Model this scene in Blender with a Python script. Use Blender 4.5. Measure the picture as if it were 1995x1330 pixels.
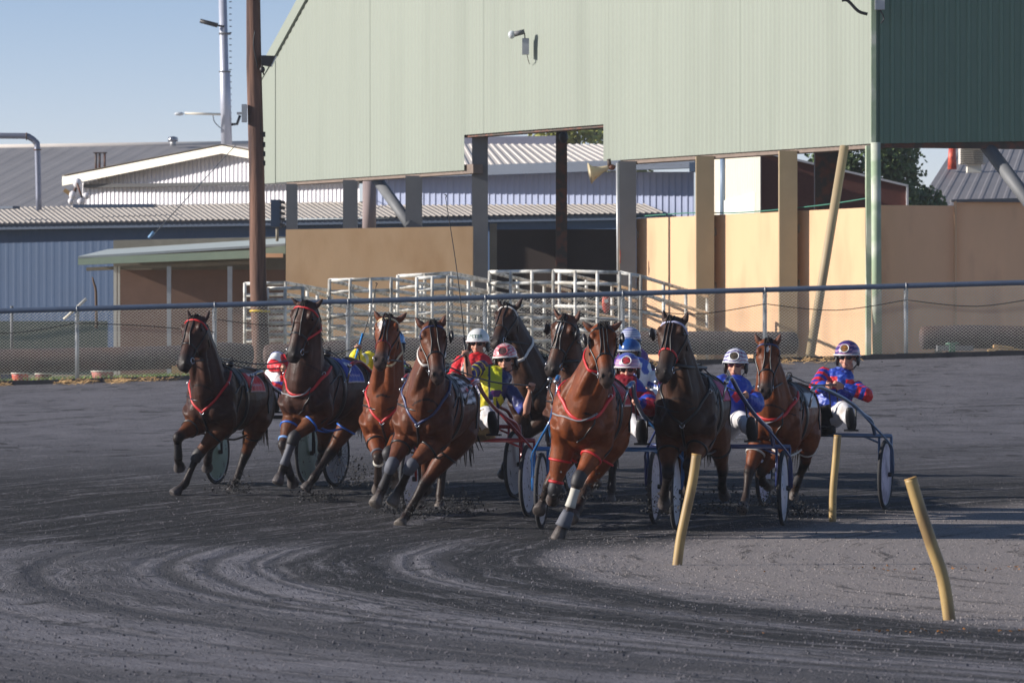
import bpy, math, random
from mathutils import Vector, Matrix, noise
from mathutils.bvhtree import BVHTree
from mathutils.kdtree import KDTree
V = Vector
R = math.radians
random.seed(7)
for o in list(bpy.data.objects):
    bpy.data.objects.remove(o)
S = bpy.context.scene
COL = S.collection

# ---------------------------------------------------------------- camera
CZ, HY, FP = 1.4, 750.0, 9000.0          # eye height, horizon row and focal length in photo pixels
cam = bpy.data.cameras.new('camera'); camo = bpy.data.objects.new('camera', cam); COL.objects.link(camo)
camo.location = (0, 0, CZ); camo.rotation_euler = (R(90), 0, 0)
cam.lens = FP/1995*36; cam.sensor_width = 36; cam.shift_y = (HY-665)/1995
cam.clip_start = 0.5; cam.clip_end = 6000
cam.dof.use_dof = True; cam.dof.focus_distance = 44.5; cam.dof.aperture_fstop = 9
S.camera = camo

# ---------------------------------------------------------------- sky and sun
SUN_EL, SUN_AZ = 21.0, -5.0               # azimuth: from the left, this many degrees behind (+) or in front of (-) the scene
w = bpy.data.worlds.new('World'); S.world = w; w.use_nodes = True
nt = w.node_tree; bg = nt.nodes['Background']
sky = nt.nodes.new('ShaderNodeTexSky'); sky.sky_type = 'NISHITA'; sky.sun_disc = False
tosun = V((-math.cos(R(SUN_AZ))*math.cos(R(SUN_EL)), math.sin(R(SUN_AZ))*math.cos(R(SUN_EL)), math.sin(R(SUN_EL))))
sky.sun_elevation = R(SUN_EL); sky.sun_rotation = math.atan2(tosun.x, tosun.y)
sky.air_density = 1.0; sky.dust_density = 0.15; sky.ozone_density = 3.5; sky.altitude = 300
tcw = nt.nodes.new('ShaderNodeTexCoord'); sxyz = nt.nodes.new('ShaderNodeSeparateXYZ'); nt.links.new(tcw.outputs['Generated'], sxyz.inputs[0])
rmp = nt.nodes.new('ShaderNodeValToRGB'); nt.links.new(sxyz.outputs[2], rmp.inputs[0])      # milky band of air low over the horizon
for p_, c_ in ((0.0, (.46,.42,.50)), (.5, (.25,.25,.25))):
    rmp.color_ramp.elements[0 if p_ == 0 else 1].position = p_; rmp.color_ramp.elements[0 if p_ == 0 else 1].color = (*c_, 1)
for p_, c_ in ((.05, (.455,.395,.465)), (.085, (.365,.335,.40)), (.25, (.27,.27,.29))):
    e_ = rmp.color_ramp.elements.new(p_); e_.color = (*c_, 1)
mxw = nt.nodes.new('ShaderNodeVectorMath'); mxw.operation = 'MULTIPLY'; nt.links.new(sky.outputs[0], mxw.inputs[0]); nt.links.new(rmp.outputs[0], mxw.inputs[1])
mw2 = nt.nodes.new('ShaderNodeVectorMath'); mw2.operation = 'SCALE'; mw2.inputs['Scale'].default_value = 4.0; nt.links.new(mxw.outputs[0], mw2.inputs[0])
nt.links.new(mw2.outputs[0], bg.inputs[0]); bg.inputs[1].default_value = 0.062
sl = bpy.data.lights.new('sun', 'SUN'); so = bpy.data.objects.new('sun', sl); COL.objects.link(so)
sl.energy = 5.0; sl.angle = R(0.5); sl.color = (1.0, 0.93, 0.84)
so.rotation_euler = (-tosun).to_track_quat('-Z', 'Y').to_euler()
vs = S.view_settings; vs.view_transform = 'Standard'; vs.look = 'None'; vs.gamma = 1; vs.exposure = 0.5
vs.use_curve_mapping = False

# ---------------------------------------------------------------- helpers
def W(px, py, d):                         # a photo pixel at a given distance -> place in the world
    return V(((px-997.5)/FP*d, d, CZ+(HY-py)/FP*d))
def clamp(x, a=0.0, b=1.0): return a if x < a else b if x > b else x
def ground(x, y):                         # height of the ground: flat inside, banked up to the fence
    zm = 1.66+0.03*max(-14, min(14, x))
    t = clamp((y-44)/34)
    p = 1.3+0.06*clamp(x, 0, 8)
    z = (t**p)*zm
    if y > 84:
        f = clamp((y-84)/6); z = z*(1-f)+1.6*f
    return z

class MB:
    def __init__(s): s.v = []; s.f = []; s.sm = []; s.tags = []; s.fm = []
    def add(s, vs, fs, smooth=True):
        b = len(s.v); s.v += [V(v) for v in vs]
        for f in fs: s.f.append(tuple(i+b for i in f)); s.sm.append(smooth)
    def box(s, c, size, rz=0, rx=0, ry=0):
        m = Matrix.Translation(V(c)) @ Matrix.Rotation(rz, 4, 'Z') @ Matrix.Rotation(ry, 4, 'Y') @ Matrix.Rotation(rx, 4, 'X')
        h = V(size)/2
        vs = [m @ V((x*h.x, y*h.y, z*h.z)) for x in (-1, 1) for y in (-1, 1) for z in (-1, 1)]
        s.add(vs, [(0,1,3,2),(4,6,7,5),(0,4,5,1),(2,3,7,6),(0,2,6,4),(1,5,7,3)], False)
    def wall(s, x1, y1, x2, y2, z0, z1, t=0.2):      # upright slab, thickness on the far side
        d = V((x2-x1, y2-y1, 0)).normalized(); n = V((-d.y, d.x, 0))*t
        if n.y < 0: n = -n
        z1b = z1
        if isinstance(z1, tuple): z1, z1b = z1
        p = [V((x1,y1,z0)), V((x2,y2,z0)), V((x2,y2,z1b)), V((x1,y1,z1))]
        s.add(p+[q+n for q in p], [(0,1,2,3),(5,4,7,6),(0,4,5,1),(3,2,6,7),(0,3,7,4),(1,5,6,2)], False)
    def prism(s, poly, n):                            # planar polygon extruded by vector n
        k = len(poly); n = V(n)
        s.add([V(p) for p in poly]+[V(p)+n for p in poly],
              [tuple(range(k)), tuple(range(2*k-1, k-1, -1))]+[(i, i+k, (i+1) % k+k, (i+1) % k) for i in range(k)], False)
    def ell(s, c, r, m=None, n=14, tag=None):
        m = m or Matrix.Identity(3); vs = []; fs = []; k = n//2
        for i in range(k+1):
            th = math.pi*i/k
            for j in range(n):
                ph = 2*math.pi*j/n
                vs.append(V(c)+m @ V((r[0]*math.sin(th)*math.cos(ph), r[1]*math.sin(th)*math.sin(ph), r[2]*math.cos(th))))
        for i in range(k):
            for j in range(n): fs.append((i*n+j, i*n+(j+1) % n, (i+1)*n+(j+1) % n, (i+1)*n+j))
        s.add(vs, fs)
        if tag is not None: s.tags.append((V(c), tag))
    def loft(s, pts, ra, rb=None, hint=(0,0,1), n=14, sub=4, tags=None, cap=0.7, sq=1.0):
        rb = rb or ra
        P = [V(p) for p in pts]; K = len(P)
        Q = []; A = []; B = []; TG = []
        def cr(a, b, c, d, t): return 0.5*((2*b)+(c-a)*t+(2*a-5*b+4*c-d)*t*t+(3*b-a-3*c+d)*t*t*t)
        for i in range(K-1):
            for q in range(sub):
                t = q/sub; i0, i3 = max(i-1, 0), min(i+2, K-1)
                Q.append(cr(P[i0], P[i], P[i+1], P[i3], t) if K > 2 else P[i].lerp(P[i+1], t))
                A.append(ra[i]*(1-t)+ra[i+1]*t); B.append(rb[i]*(1-t)+rb[i+1]*t)
                if tags: TG.append(tags[i] if t < .5 else tags[i+1])
        Q.append(P[-1]); A.append(ra[-1]); B.append(rb[-1])
        if tags: TG.append(tags[-1])
        if tags:
            for q, g in zip(Q, TG): s.tags.append((q.copy(), g))
        T = []
        for i in range(len(Q)):
            t = (Q[min(i+1, len(Q)-1)]-Q[max(i-1, 0)])
            T.append(t.normalized() if t.length > 1e-6 else V((0,0,1)))
        if cap:
            for rr, e in ((0.87, .5), (0.5, .87), (0.04, 1.0)):
                m = min(A[0], B[0])
                pass
            m0 = min(A[0], B[0])*cap; m1 = min(A[-1], B[-1])*cap; q0, q1 = Q[0], Q[-1]; t0, t1 = T[0], T[-1]; a0, b0, a1, b1 = A[0], B[0], A[-1], B[-1]
            for c, e in ((0.87, .5), (0.5, .87), (0.04, 1.0)):
                Q.insert(0, q0-t0*m0*e); A.insert(0, a0*c); B.insert(0, b0*c); T.insert(0, t0)
                Q.append(q1+t1*m1*e); A.append(a1*c); B.append(b1*c); T.append(t1)
        h = V(hint); vs = []; fs = []
        for i, q in enumerate(Q):
            t = T[i]; a = h-t*h.dot(t)
            if a.length < 1e-3: a = V((1,0,0))-t*t.x
            a.normalize(); b = t.cross(a); h = a
            for j in range(n):
                ph = 2*math.pi*j/n; c, sn = math.cos(ph), math.sin(ph)
                if sq != 1.0: c = math.copysign(abs(c)**sq, c); sn = math.copysign(abs(sn)**sq, sn)
                vs.append(q+a*A[i]*c+b*B[i]*sn)
        m = len(Q)
        for i in range(m-1):
            for j in range(n): fs.append((i*n+j, i*n+(j+1) % n, (i+1)*n+(j+1) % n, (i+1)*n+j))
        fs.append(tuple(range(n-1, -1, -1))); fs.append(tuple((m-1)*n+j for j in range(n)))
        s.add(vs, fs)
    def tube(s, pts, r, n=8, sub=1, closed=False):
        if isinstance(r, (int, float)): r = [r]*len(pts)
        if closed: pts = list(pts)+[pts[0]]; r = list(r)+[r[0]]
        s.loft(pts, list(r), n=n, sub=sub, cap=0)
    def ring(s, c, nrm, R_, r, n=20, m=6):
        nrm = V(nrm).normalized(); a = nrm.orthogonal().normalized(); b = nrm.cross(a); vs = []; fs = []
        for i in range(n):
            th = 2*math.pi*i/n; u = a*math.cos(th)+b*math.sin(th)
            for j in range(m):
                ph = 2*math.pi*j/m; vs.append(V(c)+u*(R_+r*math.cos(ph))+nrm*r*math.sin(ph))
        for i in range(n):
            for j in range(m): fs.append((i*m+j, ((i+1) % n)*m+j, ((i+1) % n)*m+(j+1) % m, i*m+(j+1) % m))
        s.add(vs, fs)
    def disc(s, c, nrm, R_, t=0.01, n=28, dome=0.0):
        nrm = V(nrm).normalized(); a = nrm.orthogonal().normalized(); b = nrm.cross(a); vs = []; c = V(c)
        for sd in (1, -1):
            for i in range(n):
                th = 2*math.pi*i/n; vs.append(c+(a*math.cos(th)+b*math.sin(th))*R_+nrm*sd*t/2)
        vs += [c+nrm*(t/2+dome), c-nrm*(t/2+dome)]
        fs = [(i, (i+1) % n, 2*n) for i in range(n)]+[(n+(i+1) % n, n+i, 2*n+1) for i in range(n)]+[(i, n+i, n+(i+1) % n, (i+1) % n) for i in range(n)]
        s.add(vs, fs, False)
    def corr(s, A, B, C, D, pitch, amp, shape='sin', rows=1):   # ribbed sheet; A-B lower edge, D-C upper edge, ribs run A to D
        A, B, C, D = V(A), V(B), V(C), V(D); L = max((B-A).length, (C-D).length)
        nrm = (B-A).cross(D-A).normalized()
        if shape == 'sin': prof = [(k/6, math.sin(2*math.pi*k/6)) for k in range(6)]
        else: prof = [(0, -1), (.5, -1), (.62, 1), (.86, 1)]
        us = []; k = 0
        while k*pitch < L:
            for q, a in prof:
                u = (k+q)*pitch/L
                if u <= 1: us.append((u, a))
            k += 1
        us.append((1, 0)); vs = []; fs = []
        for u, a in us:
            p, q = A.lerp(B, u), D.lerp(C, u)
            for r in range(rows+1): vs.append(p.lerp(q, r/rows)+nrm*amp*a)
        m = rows+1
        for i in range(len(us)-1):
            for r in range(rows): fs.append((i*m+r, (i+1)*m+r, (i+1)*m+r+1, i*m+r+1))
        s.add(vs, fs, shape == 'sin')
    def mesh(s, name, loc=V((0,0,0))):
        me = bpy.data.meshes.new(name)
        me.from_pydata([tuple(v-loc) for v in s.v], [], s.f); me.update()
        me.polygons.foreach_set('use_smooth', s.sm)
        return me
    def build(s, name, m, parent=None, loc=None):
        lc = V(parent.location) if parent is not None and loc is None else (V(loc) if loc is not None else V((0,0,0)))
        if parent is not None and parent.parent is not None: lc = rootloc(parent)
        me = s.mesh(name, lc)
        if m: me.materials.append(m)
        o = bpy.data.objects.new(name, me); COL.objects.link(o)
        if parent is not None: o.parent = parent
        elif loc is not None: o.location = loc
        return o
def rootloc(o):
    while o.parent is not None: o = o.parent
    return V(o.location)
def tag(o, label=None, cat=None, group=None, kind=None):
    if label: o['label'] = label
    if cat: o['category'] = cat
    if group: o['group'] = group
    if kind: o['kind'] = kind
    return o
def thing(name, label, cat, loc=(0,0,0), group=None):
    o = bpy.data.objects.new(name, None); COL.objects.link(o); o.location = loc; o.empty_display_size = .1
    return tag(o, label, cat, group)
def fuse(mb, voxel, it=5, fac=.5):
    me = mb.mesh('tmp'); o = bpy.data.objects.new('tmp', me); COL.objects.link(o)
    m = o.modifiers.new('r', 'REMESH'); m.mode = 'VOXEL'; m.voxel_size = voxel; m.use_smooth_shade = True
    if it: q = o.modifiers.new('s', 'SMOOTH'); q.factor = fac; q.iterations = it
    dg = bpy.context.evaluated_depsgraph_get()
    r = bpy.data.meshes.new_from_object(o.evaluated_get(dg), preserve_all_data_layers=False, depsgraph=dg)
    bpy.data.objects.remove(o); bpy.data.meshes.remove(me)
    return r
def place_mesh(me, name, m, parent):
    lc = rootloc(parent); me.transform(Matrix.Translation(-lc)); me.name = name
    me.materials.clear(); me.materials.append(m)
    o = bpy.data.objects.new(name, me); COL.objects.link(o); o.parent = parent
    return o
def displace(me, fn):                     # move each vertex along its own normal by fn(co)
    nr = [v.normal.copy() for v in me.vertices]; buf = []
    for v, q in zip(me.vertices, nr): c = v.co+q*fn(v.co); buf += [c.x, c.y, c.z]
    me.vertices.foreach_set('co', buf); me.update()
def paint(me, fn):                         # fn(co) -> rgb
    a = me.color_attributes.new('Col', 'FLOAT_COLOR', 'POINT')
    buf = []
    for v in me.vertices:
        c = fn(v.co); buf += [c[0], c[1], c[2], 1]
    a.data.foreach_set('color', buf)

# ---------------------------------------------------------------- materials
def srgb(r, g, b):
    return tuple(((c/255/12.92) if c/255 <= .04045 else ((c/255+.055)/1.055)**2.4) for c in (r, g, b))
MATS = {}
def mat(name, col, rough=.6, var=.15, vs_=6.0, bump=.0, bs=40.0, metal=0.0, spec=.5, col2=None, c2s=3.0, c2t=(.45,.6), emit=None, coat=0, str_=None):
    if name in MATS: return MATS[name]
    m = bpy.data.materials.new(name); m.use_nodes = True; N = m.node_tree.nodes; Lk = m.node_tree.links
    b = N['Principled BSDF']; b.inputs['Roughness'].default_value = rough; b.inputs['Metallic'].default_value = metal
    b.inputs['Specular IOR Level'].default_value = spec
    if coat: b.inputs['Coat Weight'].default_value = coat; b.inputs['Coat Roughness'].default_value = .15
    tc = N.new('ShaderNodeTexCoord'); cur = None
    src = tc.outputs['Object']
    if str_:
        mp = N.new('ShaderNodeMapping'); mp.inputs['Scale'].default_value = str_; Lk.new(src, mp.inputs[0]); src = mp.outputs[0]
    if col == 'vc':
        at = N.new('ShaderNodeAttribute'); at.attribute_name = 'Col'; cur = at.outputs['Color']
    else:
        rgb = N.new('ShaderNodeRGB'); rgb.outputs[0].default_value = (*col, 1); cur = rgb.outputs[0]
    if col2:
        n2 = N.new('ShaderNodeTexNoise'); n2.inputs['Scale'].default_value = c2s; n2.inputs['Detail'].default_value = 6; Lk.new(src, n2.inputs[0])
        mr = N.new('ShaderNodeMapRange'); mr.inputs[1].default_value = c2t[0]; mr.inputs[2].default_value = c2t[1]; Lk.new(n2.outputs[0], mr.inputs[0])
        mx = N.new('ShaderNodeMix'); mx.data_type = 'RGBA'; Lk.new(mr.outputs[0], mx.inputs[0]); Lk.new(cur, mx.inputs[6]); mx.inputs[7].default_value = (*col2, 1); cur = mx.outputs[2]
    if var:
        n1 = N.new('ShaderNodeTexNoise'); n1.inputs['Scale'].default_value = vs_; n1.inputs['Detail'].default_value = 8; n1.inputs['Roughness'].default_value = .65; Lk.new(src, n1.inputs[0])
        mr = N.new('ShaderNodeMapRange'); mr.inputs[1].default_value = .3; mr.inputs[2].default_value = .7; mr.inputs[3].default_value = 1-var; mr.inputs[4].default_value = 1+var; Lk.new(n1.outputs[0], mr.inputs[0])
        vm = N.new('ShaderNodeVectorMath'); vm.operation = 'SCALE'; Lk.new(cur, vm.inputs[0]); Lk.new(mr.outputs[0], vm.inputs['Scale']); cur = vm.outputs[0]
    Lk.new(cur, b.inputs['Base Color'])
    if bump:
        n3 = N.new('ShaderNodeTexNoise'); n3.inputs['Scale'].default_value = bs; n3.inputs['Detail'].default_value = 4; Lk.new(src, n3.inputs[0])
        bp = N.new('ShaderNodeBump'); bp.inputs['Strength'].default_value = 1; bp.inputs['Distance'].default_value = bump; Lk.new(n3.outputs[0], bp.inputs['Height']); Lk.new(bp.outputs[0], b.inputs['Normal'])
    MATS[name] = m; return m
M = dict(
 green=mat('green_sheet', srgb(134,142,131), .55, .05, .5, col2=srgb(127,135,124), c2s=1.6, c2t=(.48,.72), str_=(1,1,.08)),
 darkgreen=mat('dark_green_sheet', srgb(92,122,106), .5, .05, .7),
 beige=mat('beige_paint', srgb(204,170,132), .8, .05, 1.2, .002, 30, col2=srgb(188,150,110), c2s=1.3, c2t=(.5,.75), str_=(1,1,.5)),
 beige_lit=mat('lit_beige', srgb(216,176,138), .8, .04, 1.2, .002, 30, col2=srgb(184,148,116), c2s=1.6, c2t=(.50,.78), str_=(1,1,.25)),  # lit copy of the wall beige, some sunlight put into its colour
 beige_bounce=mat('bounce_lightened_beige', srgb(238,190,150), .85, .06, 1.2, .002, 30, col2=srgb(205,158,128), c2s=1.4, c2t=(.5,.75), str_=(1,1,.35)),  # copy of the beige for the shaded wall, lightened in place of bounce light
 colgrey=mat('grey_column', srgb(102,104,108), .6, .08, 3),
 colcream=mat('cream_column', srgb(160,142,112), .6, .06, 3),
 colgreen=mat('green_column', srgb(150,168,140), .6, .06, 3, col2=srgb(190,195,180), c2s=2),
 steeldark=mat('dark_steel', srgb(70,58,50), .6, .2, 5, col2=srgb(105,60,42), c2s=5),
 bluewall=mat('blue_sheet', srgb(24,60,98), .55, .05, 1),
 navy=mat('navy_fascia', srgb(38,58,84), .5, .08, 2),
 whitesheet=mat('white_sheet', srgb(222,220,226), .6, .05, 1),
 paleblue=mat('pale_blue_sheet', srgb(150,160,190), .6, .05, 1),
 roofgrey=mat('grey_roof', srgb(130,128,131), .7, .08, .6, str_=(1,.3,1)),
 roofwarm=mat('weathered_roof', srgb(168,160,152), .7, .10, 1.5, col2=srgb(168,150,120), c2s=.35, c2t=(.62,.72), str_=(1,.4,1)),
 roofpale=mat('pale_roof', srgb(205,197,190), .7, .05, .8),
 fasciawhite=mat('white_fascia', srgb(220,214,200), .6, .05, 1),
 brick=mat('red_brick', srgb(98,56,48), .9, .25, 14, str_=(1,1,3)),
 timber=mat('timber_pole', srgb(112,82,68), .85, .3, 8, .01, 30, col2=srgb(62,42,38), c2s=6, str_=(1,1,.08)),
 galv=mat('galvanised', srgb(176,178,180), .45, .1, 6, metal=.35),
 galvrail=mat('fence_rail_grey', srgb(80,94,116), .5, .15, 5, metal=.2),
 wire=mat('fence_wire', srgb(212,208,194), .55, .1, 6),
 piperail=mat('white_pipe', srgb(222,220,214), .5, .12, 6, col2=srgb(165,160,150), c2s=5),
 pole=mat('silver_mast', srgb(178,182,196), .45, .06, 4, metal=.3),
 black=mat('black_plastic', srgb(28,28,32), .5, .1, 8),
 leather=mat('black_leather', srgb(26,24,28), .38, .15, 20),
 rubberlog=mat('old_rubber', srgb(62,52,54), .8, .25, 4, .01, 12, col2=srgb(78,56,50), c2s=2.5, str_=(.4,1,1)),
 conc=mat('concrete', srgb(140,132,118), .9, .15, 3, .003, 30),
 kerb=mat('black_edging', srgb(52,52,56), .9, .25, 8, .01, 20),
 orange=mat('orange_plastic', srgb(215,92,66), .5, .2, 12, col2=srgb(170,60,50), c2s=9),
 pink=mat('faded_red_plastic', srgb(190,120,110), .6, .2, 12),
 darkred=mat('dark_red_plastic', srgb(110,34,36), .6, .2, 12),
 bluebin=mat('blue_plastic', srgb(70,84,140), .5, .2, 8),
 pvc=mat('yellow_pipe', srgb(174,146,94), .5, .18, 12, col2=srgb(128,104,70), c2s=6, str_=(1,1,.4)),
 horn=mat('cream_horn', srgb(200,184,150), .5, .1, 8, col2=srgb(170,120,80), c2s=8, c2t=(.55,.7)),
 glass=mat('lamp_glass', srgb(200,205,210), .15, .05, 5),
 tan=mat('tan_canvas', srgb(150,128,92), .85, .25, 8, .01, 14, col2=srgb(96,78,58), c2s=7),
 bark=mat('bark', srgb(90,70,55), .9, .3, 10),
 leafdark=mat('leaf_dark', srgb(84,104,56), .6, .5, 1.5),
 leafolive=mat('leaf_olive', srgb(165,168,92), .6, .4, 1.5),
 grass=mat('grass_blade', srgb(118,150,58), .7, .35, 3, col2=srgb(176,150,92), c2s=1.3, c2t=(.56,.64)),
 straw=mat('straw', srgb(186,150,100), .8, .3, 5),
 coat=mat('horse_coat', 'vc', .46, .34, 11, .0035, 55, spec=.18),
 cloth=mat('racing_silks', 'vc', .45, .08, 15, .006, 18, spec=.5),
 trousers=mat('white_trousers', srgb(206,204,208), .7, .06, 9, .008, 16, col2=srgb(160,150,140), c2s=5, c2t=(.58,.75)),
 skin=mat('skin', 'vc', .5, .06, 20, spec=.4),
 helmet=mat('helmet_shell', 'vc', .25, .03, 20, spec=.5, coat=.4),
 lens=mat('dark_lens', srgb(18,16,18), .12, 0, 5, spec=.6),
 tyre=mat('tyre', srgb(40,40,44), .8, .2, 14),
 rim=mat('alloy_rim', srgb(150,152,160), .35, .1, 9, metal=.6),
 hair=mat('black_hair', srgb(24,20,20), .75, .3, 30, spec=.2),
 metal=mat('bright_metal', srgb(190,190,195), .25, .1, 9, metal=.9),
 eye=mat('horse_eye', srgb(14,8,6), .08, 0, 5, spec=.7),
)
def disc_mat(name, c, c2=(.03,.03,.035)):
    return mat(name, c, .35, .12, 6, col2=c2, c2s=16, c2t=(.6,.66))
def pl(name, c, rough=.45, **k): return mat(name, srgb(*c), rough, .1, 10, **k)
# ================================================================ GROUND AND SETTING
def scatter_gravel(name, n, m, sizes, label, inside, seed):
    rg = random.Random(seed); mb = MB(); vs = []; fs = []
    for i in range(n):
        py = rg.uniform(775, 1420); y = CZ*FP/(py-HY)
        if py < 960: y = rg.uniform(44, 77)
        x = rg.uniform(-.125, .125)*y; r = math.hypot(x-22, y-37)
        if (r < 21.8) != inside and rg.random() < (1 if inside else .7): continue
        s = rg.choice(sizes)*rg.uniform(.7, 1.3); z = relief(x, y)+s*.2; a = rg.random()*6; b = len(vs)
        for k in range(3): vs.append(V((x+math.cos(a+k*2.1)*s*rg.uniform(.7, 1.3), y+math.sin(a+k*2.1)*s*rg.uniform(.7, 1.3), z-s*.4)))
        vs.append(V((x, y, z+s*rg.uniform(.6, 1.1)))); fs += [(b,b+1,b+3),(b+1,b+2,b+3),(b+2,b,b+3)]
    mb.v = vs; mb.f = fs; mb.sm = [False]*len(fs)
    tag(mb.build(name, m), label, 'gravel', kind='stuff')
def track_material():
    m = bpy.data.materials.new('cinder_track'); m.use_nodes = True; N = m.node_tree.nodes; L = m.node_tree.links
    b = N['Principled BSDF']; b.inputs['Roughness'].default_value = .9; b.inputs['Specular IOR Level'].default_value = .3
    def nd(t, **k):
        n = N.new(t)
        for a, v in k.items(): setattr(n, a, v)
        return n
    def math_(op, a, b_=None, cl=False):
        n = nd('ShaderNodeMath', operation=op, use_clamp=cl)
        for i, x in enumerate((a, b_)):
            if x is None: continue
            if isinstance(x, (int, float)): n.inputs[i].default_value = x
            else: L.new(x, n.inputs[i])
        return n.outputs[0]
    def noise_(vec, sc, det=5, ro=.6):
        n = nd('ShaderNodeTexNoise'); n.inputs['Scale'].default_value = sc; n.inputs['Detail'].default_value = det; n.inputs['Roughness'].default_value = ro
        L.new(vec, n.inputs[0]); return n.outputs[0]
    def ramp(x, a, b_, lo=0, hi=1):
        n = nd('ShaderNodeMapRange'); L.new(x, n.inputs[0])
        for i, v in zip((1, 2, 3, 4), (a, b_, lo, hi)): n.inputs[i].default_value = v
        n.interpolation_type = 'SMOOTHSTEP'; return n.outputs[0]
    geo = nd('ShaderNodeNewGeometry'); sp = nd('ShaderNodeSeparateXYZ'); L.new(geo.outputs['Position'], sp.inputs[0])
    x = math_('SUBTRACT', sp.outputs[0], 22.0); y = math_('SUBTRACT', sp.outputs[1], 37.0)
    r = math_('SQRT', math_('ADD', math_('MULTIPLY', x, x), math_('MULTIPLY', y, y)))
    th = math_('ARCTAN2', y, math_('MULTIPLY', x, -1.0))
    wob = noise_(geo.outputs['Position'], .35, 3)
    r2 = math_('ADD', r, math_('MULTIPLY', math_('SUBTRACT', wob, .5), .7))
    cv = nd('ShaderNodeCombineXYZ'); L.new(math_('MULTIPLY', r2, 2.0), cv.inputs[0]); L.new(math_('MULTIPLY', th, 1.6), cv.inputs[1])
    cv2 = nd('ShaderNodeCombineXYZ'); L.new(math_('MULTIPLY', r2, 1), cv2.inputs[0]); L.new(math_('MULTIPLY', th, 2.5), cv2.inputs[1])
    rings = noise_(cv.outputs[0], 2.6, 6, .75)            # wheel tracks that run round the bend
    ringsf = noise_(cv2.outputs[0], 7.0, 4, .7)
    patch = noise_(geo.outputs['Position'], 1.1, 7, .7)
    grain = noise_(geo.outputs['Position'], 55, 3, .7)
    grain2 = noise_(geo.outputs['Position'], 14, 5, .7)
    # churned bands by distance from the centre of the bend
    def band(c, w_): return ramp(math_('ABSOLUTE', math_('SUBTRACT', r2, c)), w_, w_*.45)
    bd = math_('MAXIMUM', band(22.2, .62), math_('MAXIMUM', math_('MULTIPLY', band(23.42, .55), 1.0), math_('MULTIPLY', band(25.5, .8), .6)))
    bd = math_('MAXIMUM', bd, math_('MULTIPLY', band(28.4, .9), .45))
    rg_ = math_('ADD', r, math_('MULTIPLY', math_('SUBTRACT', noise_(geo.outputs['Position'], .8, 2), .5), .12))
    gr = None                                            # individual wheel ruts round the bend
    for c_, w_, a_ in ((22.3,.05,.7),(22.58,.06,.8),(22.82,.04,.7),(23.02,.07,1),(23.86,.05,.8),(24.02,.035,.7),(24.37,.06,.8),(24.7,.08,1),(24.95,.04,.5),(25.68,.07,.9),(26.5,.05,.5),(27.3,.06,.5)):
        n_ = math_('MULTIPLY', ramp(math_('ABSOLUTE', math_('SUBTRACT', rg_, c_)), w_*1.9, w_*.3), a_)
        gr = n_ if gr is None else math_('MAXIMUM', gr, n_)
    gr = math_('MULTIPLY', gr, ramp(noise_(cv.outputs[0], 1.3, 3), .30, .42))
    dash = math_('MULTIPLY', ramp(noise_(geo.outputs['Position'], 2.4, 6, .62), .565, .63), ramp(noise_(geo.outputs['Position'], .45, 2), .42, .55))
    near = ramp(sp.outputs[1], 38.0, 41.5)                   # ground churned up under the horses
    fard = ramp(sp.outputs[1], 66, 50)
    bd = math_('MAXIMUM', bd, math_('MULTIPLY', math_('MULTIPLY', near, fard), math_('MULTIPLY', ramp(r2, 20.4, 21.6), 1.0)))
    brk = math_('ADD', math_('MULTIPLY', rings, .62), math_('ADD', math_('MULTIPLY', patch, .16), math_('MULTIPLY', grain2, .22)))
    dark = math_('MULTIPLY', bd, ramp(brk, .40, .50), True)
    dark = math_('MAXIMUM', dark, math_('MULTIPLY', ramp(brk, .535, .585), .7))
    inside = ramp(r2, 22.4, 20.7)
    dark = math_('MAXIMUM', dark, math_('MULTIPLY', gr, .75))
    dark = math_('MAXIMUM', dark, math_('MULTIPLY', math_('MULTIPLY', dash, math_('SUBTRACT', 1, inside)), .85))
    mix = lambda f, c1, c2: None
    def mixc(f, c1, c2):
        n = nd('ShaderNodeMix', data_type='RGBA'); L.new(f, n.inputs[0])
        for i, c in ((6, c1), (7, c2)):
            if isinstance(c, tuple): n.inputs[i].default_value = (*c, 1)
            else: L.new(c, n.inputs[i])
        return n.outputs[2]
    base = mixc(ramp(patch, .35, .68), (.150, .145, .166), (.108, .105, .122))
    base = mixc(inside, base, (.225, .198, .192))
    base = mixc(dark, base, (.014, .014, .017))
    stones = ramp(noise_(geo.outputs['Position'], 38, 2, .5), .66, .72)
    base = mixc(math_('MULTIPLY', stones, .55), base, (.30, .27, .25))
    vm = nd('ShaderNodeVectorMath', operation='SCALE'); L.new(base, vm.inputs[0]); L.new(ramp(grain, .3, .7, .45, 1.55), vm.inputs['Scale'])
    L.new(vm.outputs[0], b.inputs['Base Color'])
    h = math_('SUBTRACT', math_('MULTIPLY', rings, .10), math_('MULTIPLY', gr, .05)); h = math_('ADD', h, math_('MULTIPLY', ringsf, .018))
    h = math_('MULTIPLY', h, math_('SUBTRACT', 1.0, math_('MULTIPLY', inside, .85)))
    h = math_('ADD', h, math_('MULTIPLY', grain2, math_('ADD', .014, math_('MULTIPLY', dark, .05))))
    h = math_('ADD', h, math_('MULTIPLY', grain, .007))
    bp = nd('ShaderNodeBump'); bp.inputs['Strength'].default_value = .8; bp.inputs['Distance'].default_value = 1.0
    L.new(h, bp.inputs['Height']); L.new(bp.outputs[0], b.inputs['Normal'])
    return m
def grid(xs, ys, zf):
    vs = [(x, y, zf(x, y)) for y in ys for x in xs]; n = len(xs)
    return vs, [(j*n+i, j*n+i+1, (j+1)*n+i+1, (j+1)*n+i) for j in range(len(ys)-1) for i in range(n-1)]
def frange(a, b, s):
    r = []
    while a < b: r.append(a); a += s
    return r+[b]
mb = MB()
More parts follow.
